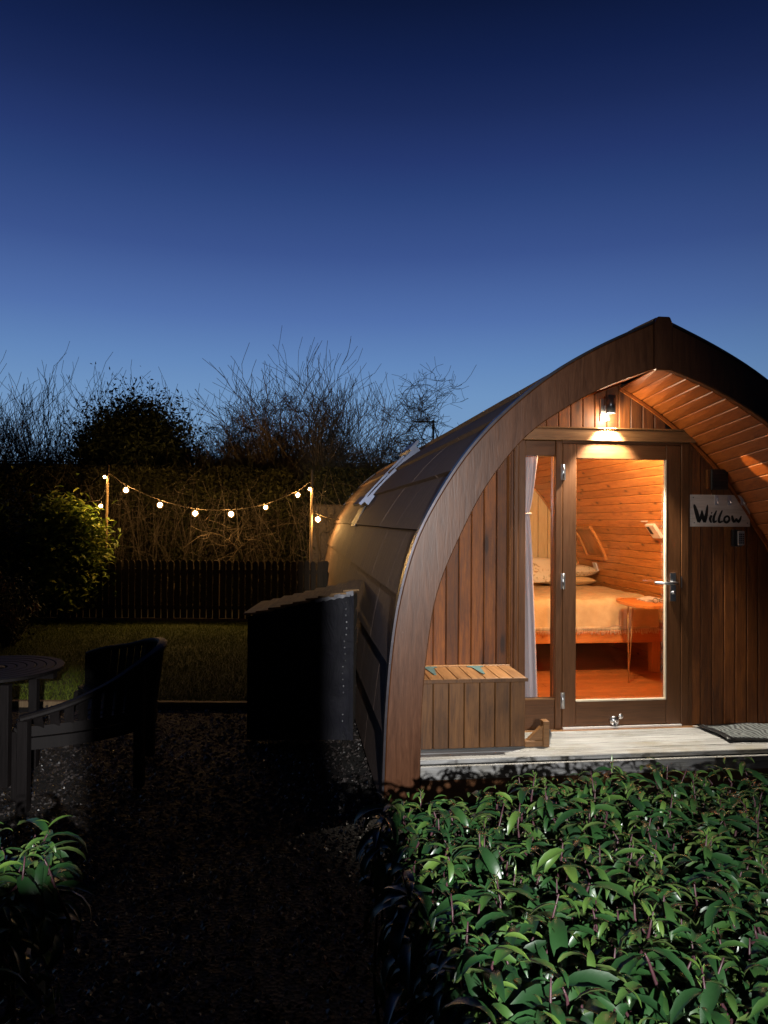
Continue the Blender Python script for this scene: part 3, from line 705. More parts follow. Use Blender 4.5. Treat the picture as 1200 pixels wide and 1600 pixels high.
# curtain
cm, n, b = newmat('curtain_cloth'); v_ = coords(n, (40, 40, 1), False); f = noisen(n, v_, 2, 4, .6)
n.links.new(ramp(n, f, [(.3, (.50, .42, .44)), (.7, (.64, .55, .56))]), b.inputs['Base Color']); b.inputs['Roughness'].default_value = .85
b.inputs['Sheen Weight'].default_value = .2
cb = MB(); vs_ = []; KU, KZ = 60, 40
for j in range(KZ+1):
    z = .03+1.90*j/KZ
    if z > 1.50: t = (z-1.50)/.43; wd = .115+.10*t**.8; r_ = .985+wd*.55+.02*t
    else:
        t = (1.50-z)/1.47; wd = .09+.075*t**.7
    left = .93
    R = {True: 1.063+.065*min(1, max(0, (z-1.50)/.43))**.7, False: 1.063+.075*min(1, max(0, (1.5-z)/1.47))**.6}[z > 1.5]
    for i in range(KU+1):
        s_ = i/KU; am = .022*(.45+.55*min(1, abs(z-1.5)/.5))
        vs_.append((left+(R-left)*s_, .115+am*math.sin(s_*26+.6*math.sin(z*2))+.006*math.sin(s_*61+z*3), z))
cb.add(vs_, [(j*(KU+1)+i, j*(KU+1)+i+1, (j+1)*(KU+1)+i+1, (j+1)*(KU+1)+i) for j in range(KZ) for i in range(KU)], True)
cur = thing('curtain', 'gathered pale lilac curtain hanging behind the narrow side window', 'curtain', (1.0, .115, .03), pod=True)
part('drape', cb, cm, cur)
part('tieback', MB().tube([(.93, .08, 1.50), (1.0, .075, 1.495), (1.068, .10, 1.50), (1.068, .13, 1.50), (1.0, .155, 1.495), (.93, .15, 1.5)], .008, 6), cm, cur)
part('curtain_rail', MB().tube([(.92, .115, 1.95), (1.6, .115, 1.95)], .010, 8), M['metal'], cur)

# bed
BV, BU0, BU1 = 1.70, 1.02, 2.90
bed = thing('bed', 'low pine bed frame filling the far end of the pod', 'bed', (2, 2.7, 0), pod=True)
part('foot_rail', MB().box((BU0, BV-.03, .300), (BU1, BV, .415)), M['furn'], bed, bevel=.004)
part('side_rail', MB().box((BU1-.03, BV+.001, .300), (BU1, 3.80, .415)), M['furn'], bed)
part('side_rail', MB().box((BU0, BV+.001, .300), (BU0+.03, 3.80, .415)), M['furn'], bed)
for (a, c) in ((BU1-.105, BV+.002), (BU0+.02, BV+.002), (BU1-.105, 3.7), (BU0+.02, 3.7)):
    part('leg', MB().box((a, c, .007), (a+.085, c+.085, .299)), M['furnz'], bed, bevel=.004)
def rbox(x0, x1, y0, y1, z0, z1, r=.06, k=5):
    b = MB(); vs_ = []; rings = []
    def rr(ins, z):
        out_ = []
        for (cx, cy, a0) in ((x1-r, y1-r, 0), (x0+r, y1-r, 90), (x0+r, y0+r, 180), (x1-r, y0+r, 270)):
            for q in range(k+1):
                a = math.radians(a0+90*q/k); out_.append((cx+(r-ins)*math.cos(a), cy+(r-ins)*math.sin(a), z))
        return out_
    lv = [(r*.6, z0), (0, z0+r*.5), (0, z1-r*.6), (r*.3, z1-r*.15), (r*.8, z1)]
    for ins, z in lv: vs_ += rr(ins, z)
    m_ = 4*(k+1); fs = []
    for j in range(len(lv)-1):
        for i in range(m_): fs.append((j*m_+i, j*m_+(i+1) % m_, (j+1)*m_+(i+1) % m_, (j+1)*m_+i))
    fs += [tuple(reversed(range(m_))), tuple(range((len(lv)-1)*m_, len(lv)*m_))]
    return b.add(vs_, fs, True)
part('mattress', rbox(BU0+.01, BU1-.02, BV-.01, 3.82, .416, .690), plain('white_sheet', (.75, .62, .40), .8, 0, 20, .05, .1), bed)
tm, n, b = newmat('woven_throw'); v_ = coords(n, (1, 1, 1), False); wv = N(n, 'ShaderNodeTexWave', wave_type='BANDS', bands_direction='X'); wv.inputs['Scale'].default_value = 60; n.links.new(v_, wv.inputs[0])
f = noisen(n, v_, 7, 5, .6); n.links.new(ramp(n, math_(n, 'ADD', math_(n, 'MULTIPLY', f, .8), math_(n, 'MULTIPLY', wv.outputs['Fac'], .2)), [(.3, (.46, .33, .16)), (.6, (.60, .46, .25)), (.8, (.70, .56, .33))]), b.inputs['Base Color']); b.inputs['Roughness'].default_value = .9; bump(n, b, wv.outputs['Fac'], .4, .003)
thr = thing('bed_throw', 'cream woven throw with fringed hem draped over the foot of the bed', 'blanket', (2, 1.9, .7), pod=True)
tb = MB(); vs_ = []; prof = [(3.05, .712), (2.7, .715), (2.3, .714), (1.95, .716), (1.76, .714), (1.705, .700), (1.672, .66), (1.660, .58), (1.655, .50), (1.652, .455)]
prof = catmull(prof, 4); KU = 70; u0_, u1_ = BU0-.01, BU1-.06
for j, (v_, z_) in enumerate(prof):
    for i in range(KU+1):
        uu = u0_+(u1_-u0_)*i/KU
        hang = max(0, (.70-z_))/.25
        vs_.append((uu+.004*math.sin(i*.7+j*.3), v_-(.010*math.sin(uu*17)+.006*math.sin(uu*41))*hang, z_+.022*noise.noise(Vector((uu*3.5, v_*4, 0)))+.006*noise.noise(Vector((uu*14, v_*9, 2)))))
k = KU+1; tb.add(vs_, [(j*k+i, (j+1)*k+i, (j+1)*k+i+1, j*k+i+1) for j in range(len(prof)-1) for i in range(KU)], True)
part('cloth', tb, tm, thr)
fb = MB(); r_ = random.Random(9)
for i in range(150):
    uu = u0_+(u1_-u0_)*(i+.5)/150; vv = 1.652-(.010*math.sin(uu*17)+.006*math.sin(uu*41)); L = r_.uniform(.055, .078)
    fb.tube([(uu, vv, .458), (uu+r_.uniform(-.003, .003), vv-.003, .458-L*.5), (uu+r_.uniform(-.007, .007), vv-.002, .458-L)], [.0028, .0024, .0034], 5)
part('fringe', fb, plain('fringe_yarn', (.82, .70, .46), .9, 0, 40, .1, 0), thr, kind='stuff')
def pillow(x0, x1, y0, y1, z0, z1, tilt=0):
    b = MB(); vs_ = []; K1, K2 = 16, 12
    for sgn in (1, -1):
        for j in range(K2+1):
            for i in range(K1+1):
                a, c = i/K1*2-1, j/K2*2-1
                t = max(0, (1-abs(a)**3.2))**.55*max(0, (1-abs(c)**3.2))**.55
                xx = (x0+x1)/2+(x1-x0)/2*a*(1-.06*(1-abs(c))*0-.05*c*c*abs(a)); yy = (y0+y1)/2+(y1-y0)/2*c*(1-.07*a*a*abs(c))
                zz = (z0+z1)/2+sgn*(z1-z0)/2*t+.006*noise.noise(Vector((xx*9, yy*9, sgn)))*t
                if tilt:
                    dy, dz = yy-y0, zz-z0; yy, zz = y0+dy*math.cos(tilt)-dz*math.sin(tilt), z0+dy*math.sin(tilt)+dz*math.cos(tilt)
                vs_.append((xx, yy, zz))
    k = K1+1; q = k*(K2+1)
    fs = [(j*k+i, j*k+i+1, (j+1)*k+i+1, (j+1)*k+i) for j in range(K2) for i in range(K1)]+[(q+j*k+i, q+(j+1)*k+i, q+(j+1)*k+i+1, q+j*k+i+1) for j in range(K2) for i in range(K1)]
    return b.add(vs_, fs, True)
pm, n, b = newmat('floral_cushion'); v_ = coords(n, (1, 1, 1), False); f = noisen(n, v_, 14, 3, .7, 1.5); f2 = noisen(n, v_, 4, 2)
pf = math_(n, 'MULTIPLY', ramp(n, f, [(.54, (0,)*3), (.60, (1,)*3)]), ramp(n, f2, [(.45, (0,)*3), (.52, (1,)*3)]))
n.links.new(mixc(n, pf, (.70, .58, .36), (.32, .22, .10)), b.inputs['Base Color']); b.inputs['Roughness'].default_value = .85
thing('pillow', 'cream pillow with leafy print lying on top of the orange one', 'pillow', (2.6, 3.5, .8), pod=True, group='pillows on the bed', mb=pillow(2.28, 2.97, 3.28, 3.72, .785, .93), mat=pm)
thing('pillow', 'plain orange tinted pillow at the bottom of the stack by the right wall', 'pillow', (2.6, 3.5, .7), pod=True, group='pillows on the bed', mb=pillow(2.24, 2.94, 3.26, 3.72, .69, .80), mat=plain('warm_pillow', (.70, .47, .20), .85, 0, 12, .08, .1))
thing('pillow', 'leaf patterned cushion leaning upright, seen through the side window', 'pillow', (1.9, 3.3, .7), pod=True, group='pillows on the bed', mb=pillow(1.80, 2.42, 3.20, 3.56, .70, .84, .85), mat=pm)
# desk
dk = thing('side_table', 'small rounded wooden table with thin hairpin legs inside the door', 'table', (2.6, 1.2, 0), pod=True)
half = [(2.31+.34*(1-math.cos(t)), 1.28+.30*math.sin(t)) for t in [math.pi*(-.5+i/14) for i in range(15)]]
poly = [(2.88, .93), (2.88, 1.58)]+[(2.42-.12*math.cos(t), 1.255+.325*math.sin(t)) for t in [math.pi*(.5-i/10) for i in range(11)]]
part('table_top', MB().prism_xy(list(reversed(poly)), .705, .735), M['furn'], dk, bevel=.004)
for (a, c) in ((2.36, 1.28), (2.80, 1.0)):
    part('hairpin_leg', MB().tube([(a-.02, c-.03, .704), (a+.0, c, .015), (a+.0, c+.004, .012), (a+.05, c+.01, .704)], .0045, 6).tube([(a+.02, c+.05, .704), (a, c+.003, .014)], .0045, 6), plain('brass_legs', (.55, .38, .16), .3, .8, 30, .1, 0), dk)
thing('magazine', 'open folded magazine lying on the small round ended table', 'magazine', (2.7, 1.35, .737), pod=True,
      mb=MB().add([(2.50, 1.22, .737), (2.62, 1.20, .737), (2.74, 1.22, .737), (2.74, 1.42, .737), (2.62, 1.42, .737), (2.50, 1.42, .737), (2.50, 1.22, .745), (2.62, 1.20, .765), (2.74, 1.22, .744), (2.74, 1.42, .744), (2.62, 1.42, .768), (2.50, 1.42, .745)],
                  [(0,5,4,1),(1,4,3,2),(6,7,10,11),(7,8,9,10),(0,1,7,6),(1,2,8,7),(2,3,9,8),(3,4,10,9),(4,5,11,10),(5,0,6,11)]), mat=plain('printed_paper', (.5, .45, .38), .5, 0, 25, .7, 0))
g_ = MB()
for du in (0, .06): g_.tube([(2.52+du+.024*math.cos(t), 1.10+.004*math.sin(t), .760+.020*math.sin(t)) for t in [i*math.pi/6 for i in range(13)]], .003, 5, False)
g_.tube([(2.545, 1.10, .768), (2.556, 1.10, .768)], .003, 5).tube([(2.496, 1.10, .765), (2.49, 1.2, .745)], .0025, 5).tube([(2.604, 1.10, .765), (2.61, 1.2, .745)], .0025, 5)
thing('spectacles', 'dark rimmed spectacles resting near the edge of the small table', 'glasses', (2.55, 1.12, .737), pod=True, mb=g_, mat=M['black'])
# interior ceiling light
cl = thing('ceiling_light', 'round warm ceiling light inside the pod above the doorway', 'lamp', (1.675, .40, 2.30), pod=True)
part('base', MB().tube([(1.675, .40, 2.36), (1.675, .40, 2.30)], .11, 20), M['metal'], cl)
part('shade', MB().ball((1.675, .40, 2.30), .10, 16, 8, (1, 1, .45)), emitm('warm_shade', (1, .52, .22), 18), cl)
LI = bpy.data.lights.new('room_light', 'POINT'); LI.energy = 230; LI.color = (1, .66, .35); LI.shadow_soft_size = .07
lo2 = bpy.data.objects.new('room_light', LI); COL.objects.link(lo2); lo2.location = pw(1.675, .40, 2.19)

# roof windows on the left slope
def roofpt(s_, v, off):      # s_ in metres from ridge down the left slope
    P = list(reversed(OUTER)); L = 0
    for a, b_ in zip(P, P[1:]):
        d = math.dist(a, b_)
        if L+d >= s_:
            t = (s_-L)/d; nx, nz = -(a[1]-b_[1])/d, (a[0]-b_[0])/d
            nx, nz = -abs(a[1]-b_[1])/d, abs(a[0]-b_[0])/d
            return (a[0]+(b_[0]-a[0])*t+nx*off, v, a[1]+(b_[1]-a[1])*t+nz*off)
        L += d
def flatbox(pA, pB, v0, v1, o0, o1):    # box over the chord between slope stations pA..pB (points (u,z)); normal outward
    (ua, za), (ub, zb) = pA, pB; d = math.hypot(ub-ua, zb-za); nx, nz = -(za-zb)/d, (ua-ub)/d
    P = [(ua+nx*o0, za+nz*o0), (ub+nx*o0, zb+nz*o0), (ub+nx*o1, zb+nz*o1), (ua+nx*o1, za+nz*o1)]
    return MB().prism_uz(P, v0, v1)
def station(s_): p = roofpt(s_, 0, 0); return (p[0], p[2])
sw = part('roof_window', MB(), None, pod) if False else None
S0, S1 = .86, 1.80
A_, B_ = station(S0), station(S1)
lerp = lambda t: (A_[0]+(B_[0]-A_[0])*t, A_[1]+(B_[1]-A_[1])*t)
V0, V1 = 3.9, 4.75; TO = .07
rw = part('roof_window', flatbox(lerp(0), lerp(1), V0+.03, V0+.09, -.05, TO), M['skyframe'], pod, label='grey framed opening roof window on the left slope')
part('frame', flatbox(lerp(0), lerp(1), V1-.09, V1, -.05, TO), M['skyframe'], rw)
part('frame', flatbox(lerp(0), lerp(.08), V0+.091, V1-.091, -.05, TO), M['skyframe'], rw)
part('frame', flatbox(lerp(.92), lerp(1), V0+.091, V1-.091, -.05, TO-.01), M['skyframe'], rw)
part('hood', flatbox(lerp(-.06), lerp(.10), V0-.03, V1+.03, TO+.002, TO+.035), M['skyframe'], rw)
part('hood', flatbox(lerp(.93), lerp(1.07), V0-.03, V1+.03, TO-.005, TO+.03), M['skyframe'], rw)
part('pane', flatbox(lerp(.08), lerp(.92), V0+.091, V1-.091, TO-.04, TO-.03), plain('roof_glass', (.02, .025, .03), .06, 0, 5, .1, 0, spec=.9), rw)
a, c = station(S1+.02), station(S1+.30)
part('flashing', flatbox(a, c, V0+.1, V1-.1, .012, .02), plain('lead_flashing', (.09, .095, .11), .5, .6, 20, .15, .1), pod, label='grey flashing apron below the roof window')

# ================================================================== LOG STORE
ls = thing('log_store', 'dark felt-sided log store with sloping timber board roof beside the pod', 'log store', (-.65, 6.25, 0))
XL, XR, YF, YB = -1.06, -.235, 5.80, 6.62
zf = lambda x: .955+(x-XL)/(XR-XL)*.20
feltm, n, b = newmat('black_roofing_felt'); v_ = coords(n, (2.5, 1, 1), False); f = noisen(n, v_, 3.5, 5, .6, 1.5)
n.links.new(ramp(n, f, [(.3, (.005, .005, .008)), (.7, (.010, .010, .017))]), b.inputs['Base Color']); b.inputs['Roughness'].default_value = .65; b.inputs['Specular IOR Level'].default_value = .2; bump(n, b, f, .6, .03)
sp = MB(); K1, K2 = 16, 20; vs_ = []
for j in range(K2+1):
    for i in range(K1+1):
        x = XL+(XR-XL)*i/K1; z = .0+zf(x)*j/K2; vs_.append((x, YF-.012+.006*noise.noise(Vector((x*5, 0, z*9)))+.004*math.sin(z*24+x*2), z))
for p in list(vs_): vs_.append((p[0], YF-.004, p[2]))
k = K1+1; q = k*(K2+1)
sp.add(vs_, [(j*k+i, j*k+i+1, (j+1)*k+i+1, (j+1)*k+i) for j in range(K2) for i in range(K1)], True)
sp.add([(XL, YF-.003, 0), (XR, YF-.003, 0), (XR, YF-.003, zf(XR)), (XL, YF-.003, zf(XL)), (XL, YF+.012, 0), (XR, YF+.012, 0), (XR, YF+.012, zf(XR)), (XL, YF+.012, zf(XL))], [(0,1,2,3),(7,6,5,4),(0,4,5,1),(1,5,6,2),(2,6,7,3),(3,7,4,0)])
part('felt_side', sp, feltm, ls, label='black felt covering nailed over the side')
for i in range(17):
    z = 1.07-i*.05-(.12 if i > 14 else 0); x = XR-.055-.01*(i > 5)-.012*(i > 9)+.004*math.sin(i*5)
    part('nail', MB().tube([(x, YF-.022, z), (x, YF-.012, z)], .0075, 6), M['metal'], ls)
for (x, y) in ((XL+.03, YF+.05), (XR-.06, YF+.05), (XL+.03, YB-.05), (XR-.06, YB-.05)):
    part('post', MB().box((x-.025, y-.025, 0), (x+.025, y+.025, zf(x)-.01)), M['fence'], ls)
for i in range(7):
    part('back_slat', MB().box((XR-.018, YF+.02, .06+i*.15), (XR, YB, .17+i*.15)), M['fence'], ls)
    part('far_side_slat', MB().box((XL, YB-.018, .06+i*.125), (XR-.02, YB, .155+i*.125)), M['fence'], ls)
part('corner_batten', MB().box((XR-.028, YF-.022, .0), (XR+.004, YF-.013, zf(XR)-.002)), feltm, ls)
NR = 9; rr_ = random.Random(2)
for i in range(NR):
    x0 = XL-.035+i*(XR-XL+.05)/NR; x1 = x0+(XR-XL+.05)/NR+.03
    s_ = (zf(1)-zf(0)); z0 = zf(x0)+.035+rr_.uniform(-.003, .003); z1 = z0+(x1-x0)*s_*.55-.008
    y0, y1 = YF-.03+rr_.uniform(-.008, .008), YB+.05+rr_.uniform(-.02, .02); t = .016
    part('roof_board', MB().add([(x0, y0, z0-t), (x1, y0, z1-t), (x1, y1, z1-t), (x0, y1, z0-t), (x0, y0, z0), (x1, y0, z1), (x1, y1, z1), (x0, y1, z0)], [(3,2,1,0),(4,5,6,7),(0,1,5,4),(1,2,6,5),(2,3,7,6),(3,0,4,7)]), M['log'], ls, bevel=.003)
fl = MB(); vs_ = []
for i in range(15):
    x = XR-.30+.30*i/14; ww = .018+.012*math.sin(i*1.1)**2+.018*(i/14)
    vs_ += [(x, YF-.030-.008*math.sin(i*1.7), zf(x)+.012), (x, YF-.024-.006*math.sin(i*2.3), zf(x)+.012-ww)]
fl.add(vs_, [(2*i, 2*i+1, 2*i+3, 2*i+2) for i in range(14)], True)
fl.add([(x, y+.003, z) for x, y, z in vs_], [(2*i+2, 2*i+3, 2*i+1, 2*i) for i in range(14)], True)
part('torn_membrane', fl, plain('silver_membrane', (.28, .28, .31), .3, .3, 20, .4, .3), ls, label='torn pale strip of membrane under the roof edge')

# ================================================================== CURVED BENCH
def benchy():
    t = thing('curved_bench', 'dark slatted garden bench with a curved back, facing the round table', 'bench', (-1.85, 4.95, 0))
    key = [(-2.12, 4.32, .545), (-1.90, 4.42, .60), (-1.70, 4.56, .685), (-1.555, 4.76, .79), (-1.50, 4.98, .85), (-1.555, 5.20, .86), (-1.70, 5.40, .83), (-1.90, 5.55, .77), (-2.13, 5.68, .72), (-2.30, 5.78, .66)]
    P = []
    for i in range(len(key)-1):
        p0, p1, p2, p3 = [Vector(key[max(0, min(len(key)-1, q))]) for q in (i-1, i, i+1, i+2)]
        for j in range(6):
            u = j/6; P.append(.5*((2*p1)+(p2-p0)*u+(2*p0-5*p1+4*p2-p3)*u*u+(3*p1-p0-3*p2+p3)*u**3))
    P.append(Vector(key[-1]))
    rail = MB(); rail.strip(P, (0, 0, 1), .062, .034)
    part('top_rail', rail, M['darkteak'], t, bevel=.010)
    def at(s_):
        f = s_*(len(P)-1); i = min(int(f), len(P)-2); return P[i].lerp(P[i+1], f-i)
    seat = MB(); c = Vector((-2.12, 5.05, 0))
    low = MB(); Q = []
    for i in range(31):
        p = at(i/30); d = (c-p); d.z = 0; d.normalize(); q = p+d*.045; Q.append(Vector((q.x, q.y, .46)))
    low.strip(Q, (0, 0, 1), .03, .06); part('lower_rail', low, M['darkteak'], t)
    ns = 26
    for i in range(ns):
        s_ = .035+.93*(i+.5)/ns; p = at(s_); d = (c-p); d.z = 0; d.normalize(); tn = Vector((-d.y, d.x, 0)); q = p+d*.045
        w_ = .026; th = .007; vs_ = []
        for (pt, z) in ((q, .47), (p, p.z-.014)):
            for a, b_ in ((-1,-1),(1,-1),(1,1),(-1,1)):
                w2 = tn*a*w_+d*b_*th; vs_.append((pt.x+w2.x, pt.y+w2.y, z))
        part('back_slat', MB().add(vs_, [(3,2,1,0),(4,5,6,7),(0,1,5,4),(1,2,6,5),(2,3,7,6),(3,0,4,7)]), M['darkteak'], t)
    inner = [Vector((c.x-.02+(q.x-c.x)*.38-.10, c.y+(q.y-c.y)*.80, .445)) for q in Q]
    for k_ in range(6):
        f = (k_+.1)/6; f2 = (k_+.88)/6; vs_ = []; m_ = len(Q)
        for z in (.425, .447):
            for qa, qb in zip(Q, inner):
                a = qa.lerp(qb, f); b_ = qa.lerp(qb, f2); vs_ += [(a.x, a.y, z), (b_.x, b_.y, z)]
        n2 = 2*m_; fs = []
        for i in range(m_-1):
            fs += [(2*i+2, 2*i, 2*i+1, 2*i+3), (n2+2*i, n2+2*i+2, n2+2*i+3, n2+2*i+1), (2*i, 2*i+2, n2+2*i+2, n2+2*i), (2*i+3, 2*i+1, n2+2*i+1, n2+2*i+3)]
        part('seat_slat', MB().add(vs_, fs), M['darkteak'], t)
    ap = MB(); ap.strip([Vector((q.x, q.y, .385)) for q in Q], (0, 0, 1), .026, .07); part('seat_apron', ap, M['darkteak'], t)
    ap = MB(); ap.strip([Vector((q.x, q.y, .385)) for q in inner], (0, 0, 1), .022, .06); part('seat_apron', ap, M['darkteak'], t)
    for s_, top in ((0.02, .53), (.33, None), (.66, None), (.98, .64)):
        p = at(s_); z = (p.z-.015)
        part('leg', MB().box((p.x-.030, p.y-.03, 0), (p.x+.030, p.y+.03, z)), M['darkteak'], t, bevel=.004)
    for q in (inner[1], inner[-2]):
        part('leg', MB().box((q.x-.027, q.y-.027, 0), (q.x+.027, q.y+.027, .42)), M['darkteak'], t, bevel=.004)
    for a, b_ in ((P[1], inner[1]), (P[-2], inner[-2])):
        part('arm_stay', MB().strip([(a.x, a.y, .28), (b_.x, b_.y, .28)], (0, 0, 1), .022, .04), M['darkteak'], t)
benchy()
# round table
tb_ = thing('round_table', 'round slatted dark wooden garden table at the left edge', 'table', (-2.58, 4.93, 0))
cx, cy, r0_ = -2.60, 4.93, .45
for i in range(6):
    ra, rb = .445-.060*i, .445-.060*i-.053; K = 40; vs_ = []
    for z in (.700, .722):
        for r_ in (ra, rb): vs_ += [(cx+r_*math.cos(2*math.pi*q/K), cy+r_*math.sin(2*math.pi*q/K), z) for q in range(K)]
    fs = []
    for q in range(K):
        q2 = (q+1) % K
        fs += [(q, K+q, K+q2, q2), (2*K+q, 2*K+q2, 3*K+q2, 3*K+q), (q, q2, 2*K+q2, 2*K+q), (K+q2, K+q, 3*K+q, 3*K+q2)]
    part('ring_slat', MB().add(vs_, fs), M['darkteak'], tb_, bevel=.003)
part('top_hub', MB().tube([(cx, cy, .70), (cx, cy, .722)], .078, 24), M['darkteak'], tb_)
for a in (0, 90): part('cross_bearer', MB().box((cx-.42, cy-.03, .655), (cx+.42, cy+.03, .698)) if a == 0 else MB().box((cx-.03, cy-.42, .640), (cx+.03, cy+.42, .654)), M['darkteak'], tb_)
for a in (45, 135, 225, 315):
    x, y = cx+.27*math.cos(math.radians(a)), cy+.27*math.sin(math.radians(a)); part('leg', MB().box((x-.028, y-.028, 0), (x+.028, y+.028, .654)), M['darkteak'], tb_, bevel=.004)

# ================================================================== FENCE
fn = thing('picket_fence', 'low dark picket fence with rounded tops along the far side of the lawn', 'fence', (-2.5, 12.4, 0))
pk = MB(); ww = .0435
poly = [(-ww, .055), (ww, .055), (ww, .98)]+[(ww*math.cos(t), .98+ww*math.sin(t)) for t in [math.pi*i/6 for i in range(1, 6)]]+[(-ww, .98)]
pk.prism_uz(poly, -.010, .010); pkm = pk.mesh('picket', M['fence'])
x = -6.6
while x < 1.4:
    inst('picket', pkm, fn, (x+2.5, 0, rnd.uniform(-.006, .006)), (0, rnd.uniform(-.006, .006), 0)); x += .1085
for z in (.20, .80): part('rail', MB().box((-6.65, 12.411, z), (1.45, 12.45, z+.07)), M['fence'], fn)
part('gravel_board', MB().box((-6.65, 12.385, -.02), (1.45, 12.409, .050)), M['pole'], fn, label='paler board along the foot of the fence')
for x in (-6.4, -4.62, -2.82, -1.02, .8): part('fence_post', MB().box((x-.045, 12.452, 0), (x+.045, 12.54, 1.02)), M['fence'], fn)

# ================================================================== STRING LIGHTS
def pole(x, y, z, dx, lab):
    return thing('light_pole', lab, 'pole', (x, y, 0), group='poles holding the string lights', mb=MB().tube([(x-dx, y, 0), (x-dx*.4, y, z*.5), (x+dx, y, z)], [.030, .026, .020], 8), mat=M['pole'])
Y_ = 12.8
pole(-4.80, Y_, 2.65, .02, 'thin rustic pole holding the left end of the string lights')
pole(-1.26, Y_, 2.58, .012, 'thin rustic pole holding the string lights, nearest the pod')
st = thing('string_lights', 'string of warm round bulbs sagging between two poles above the fence', 'string lights', (-2.9, Y_, 1.9))
wire = [(-6.6, 12.9, 2.3), (-5.6, 12.6, 2.1), (-4.75, 12.32, 2.02), (-4.79, Y_, 2.48), (-4.46, Y_, 2.29), (-3.87, Y_, 2.04), (-3.26, Y_, 1.895), (-2.64, Y_, 1.885), (-2.04, Y_, 1.985), (-1.49, Y_, 2.22), (-1.26, Y_, 2.36), (-1.20, Y_, 2.0), (-1.12, 12.8, 1.80), (-.6, 13.0, 1.72), (0, 13.3, 1.9)]
W2 = []
for i in range(len(wire)-1):
    p0, p1, p2, p3 = [Vector(wire[max(0, min(len(wire)-1, q))]) for q in (i-1, i, i+1, i+2)]
    for j in range(5):
        u = j/5; W2.append(.5*((2*p1)+(p2-p0)*u+(2*p0-5*p1+4*p2-p3)*u*u+(3*p1-p0-3*p2+p3)*u**3))
part('cable', MB().tube(W2, .009, 5), M['fence'], st)
for i, (x, z) in enumerate([(-4.46, 2.205), (-3.87, 1.95), (-3.26, 1.81), (-2.64, 1.80), (-2.04, 1.92), (-1.49, 2.14), (-1.285, 2.24), (-4.83, 2.43), (-4.72, 1.92), (-1.14, 1.72)]):
    y = Y_-.03 if i != 8 else 12.32
    rb = [.040, .040, .043, .043, .034, .036, .026, .024, .030, .042][i]
    so = part('lamp_holder', MB().tube([(x, y, z+rb*.7), (x, y, z+rb+.045)], .014, 8), M['black'], st)
    part('bulb', MB().ball((x, y, z), rb*.80, 14, 10, (1, 1, 1.10)), M['bulb'], so)
    part('halo_shell', MB().ball((x, y, z), rb*1.10, 20, 14, (1, 1, 1.06)), M['halo_shell'], so)  # added glowing shells, the halo given a shape
    part('halo_shell', MB().ball((x, y, z), rb*1.42, 20, 14, (1, 1, 1.02)), M['halo_shell'], so)

# ================================================================== VEGETATION
def leaf_pts(L, Wd, droop, seg=5, fold=.35):
    """list of rows (left, mid, right) along +x, curling down"""
    rows = []; x = z = 0; a = .42; st_ = L/seg
    for i in range(seg+1):
        t = i/seg; w_ = Wd*(math.sin(math.pi*min(1, t*.93+.05))**.8)*(1 if t < 1 else .02)
        if i == seg: w_ = 0.0006
        rows.append((x, z, w_, a))
        a -= droop/seg; x += st_*math.cos(a); z += st_*math.sin(a)
    return rows
def add_leaf(b, tint, p, yaw, pitch, L, Wd, droop, roll=0, seg=5, fold=.35, tv=None):
    rows = leaf_pts(L, Wd, droop, seg); Rm = Matrix.Rotation(yaw, 3, 'Z') @ Matrix.Rotation(-pitch, 3, 'Y') @ Matrix.Rotation(roll, 3, 'X')
    vs_ = []
    for x, z, w_, a in rows:
        for sd in (-1, 0, 1): vs_.append(Vector(p)+Rm @ Vector((x-(math.sin(a)*abs(sd)*w_*fold), sd*w_, z+abs(sd)*w_*fold*math.cos(a))))
    fs = []
    for i in range(seg):
        for q in (0, 1): fs.append((i*3+q, i*3+3+q, i*3+4+q, i*3+1+q))
    b.add(vs_, fs, True); tint += [tv if tv is not None else rnd.random()]*len(vs_)
def rnd_card(b, t, p, s_, r):
    d1 = Vector((r.gauss(0, 1), r.gauss(0, 1), r.gauss(0, 1))).normalized(); d2 = d1.orthogonal().normalized()
    a = r.uniform(0, 6.28); d3 = d1.cross(d2); d2 = d2*math.cos(a)+d3*math.sin(a)
    w_ = d1.cross(d2)*s_*.36
    P = Vector(p); b.add([P-d2*s_, P+w_, P+d2*s_, P-w_], [(0, 1, 2, 3)]); t += [r.random()]*4

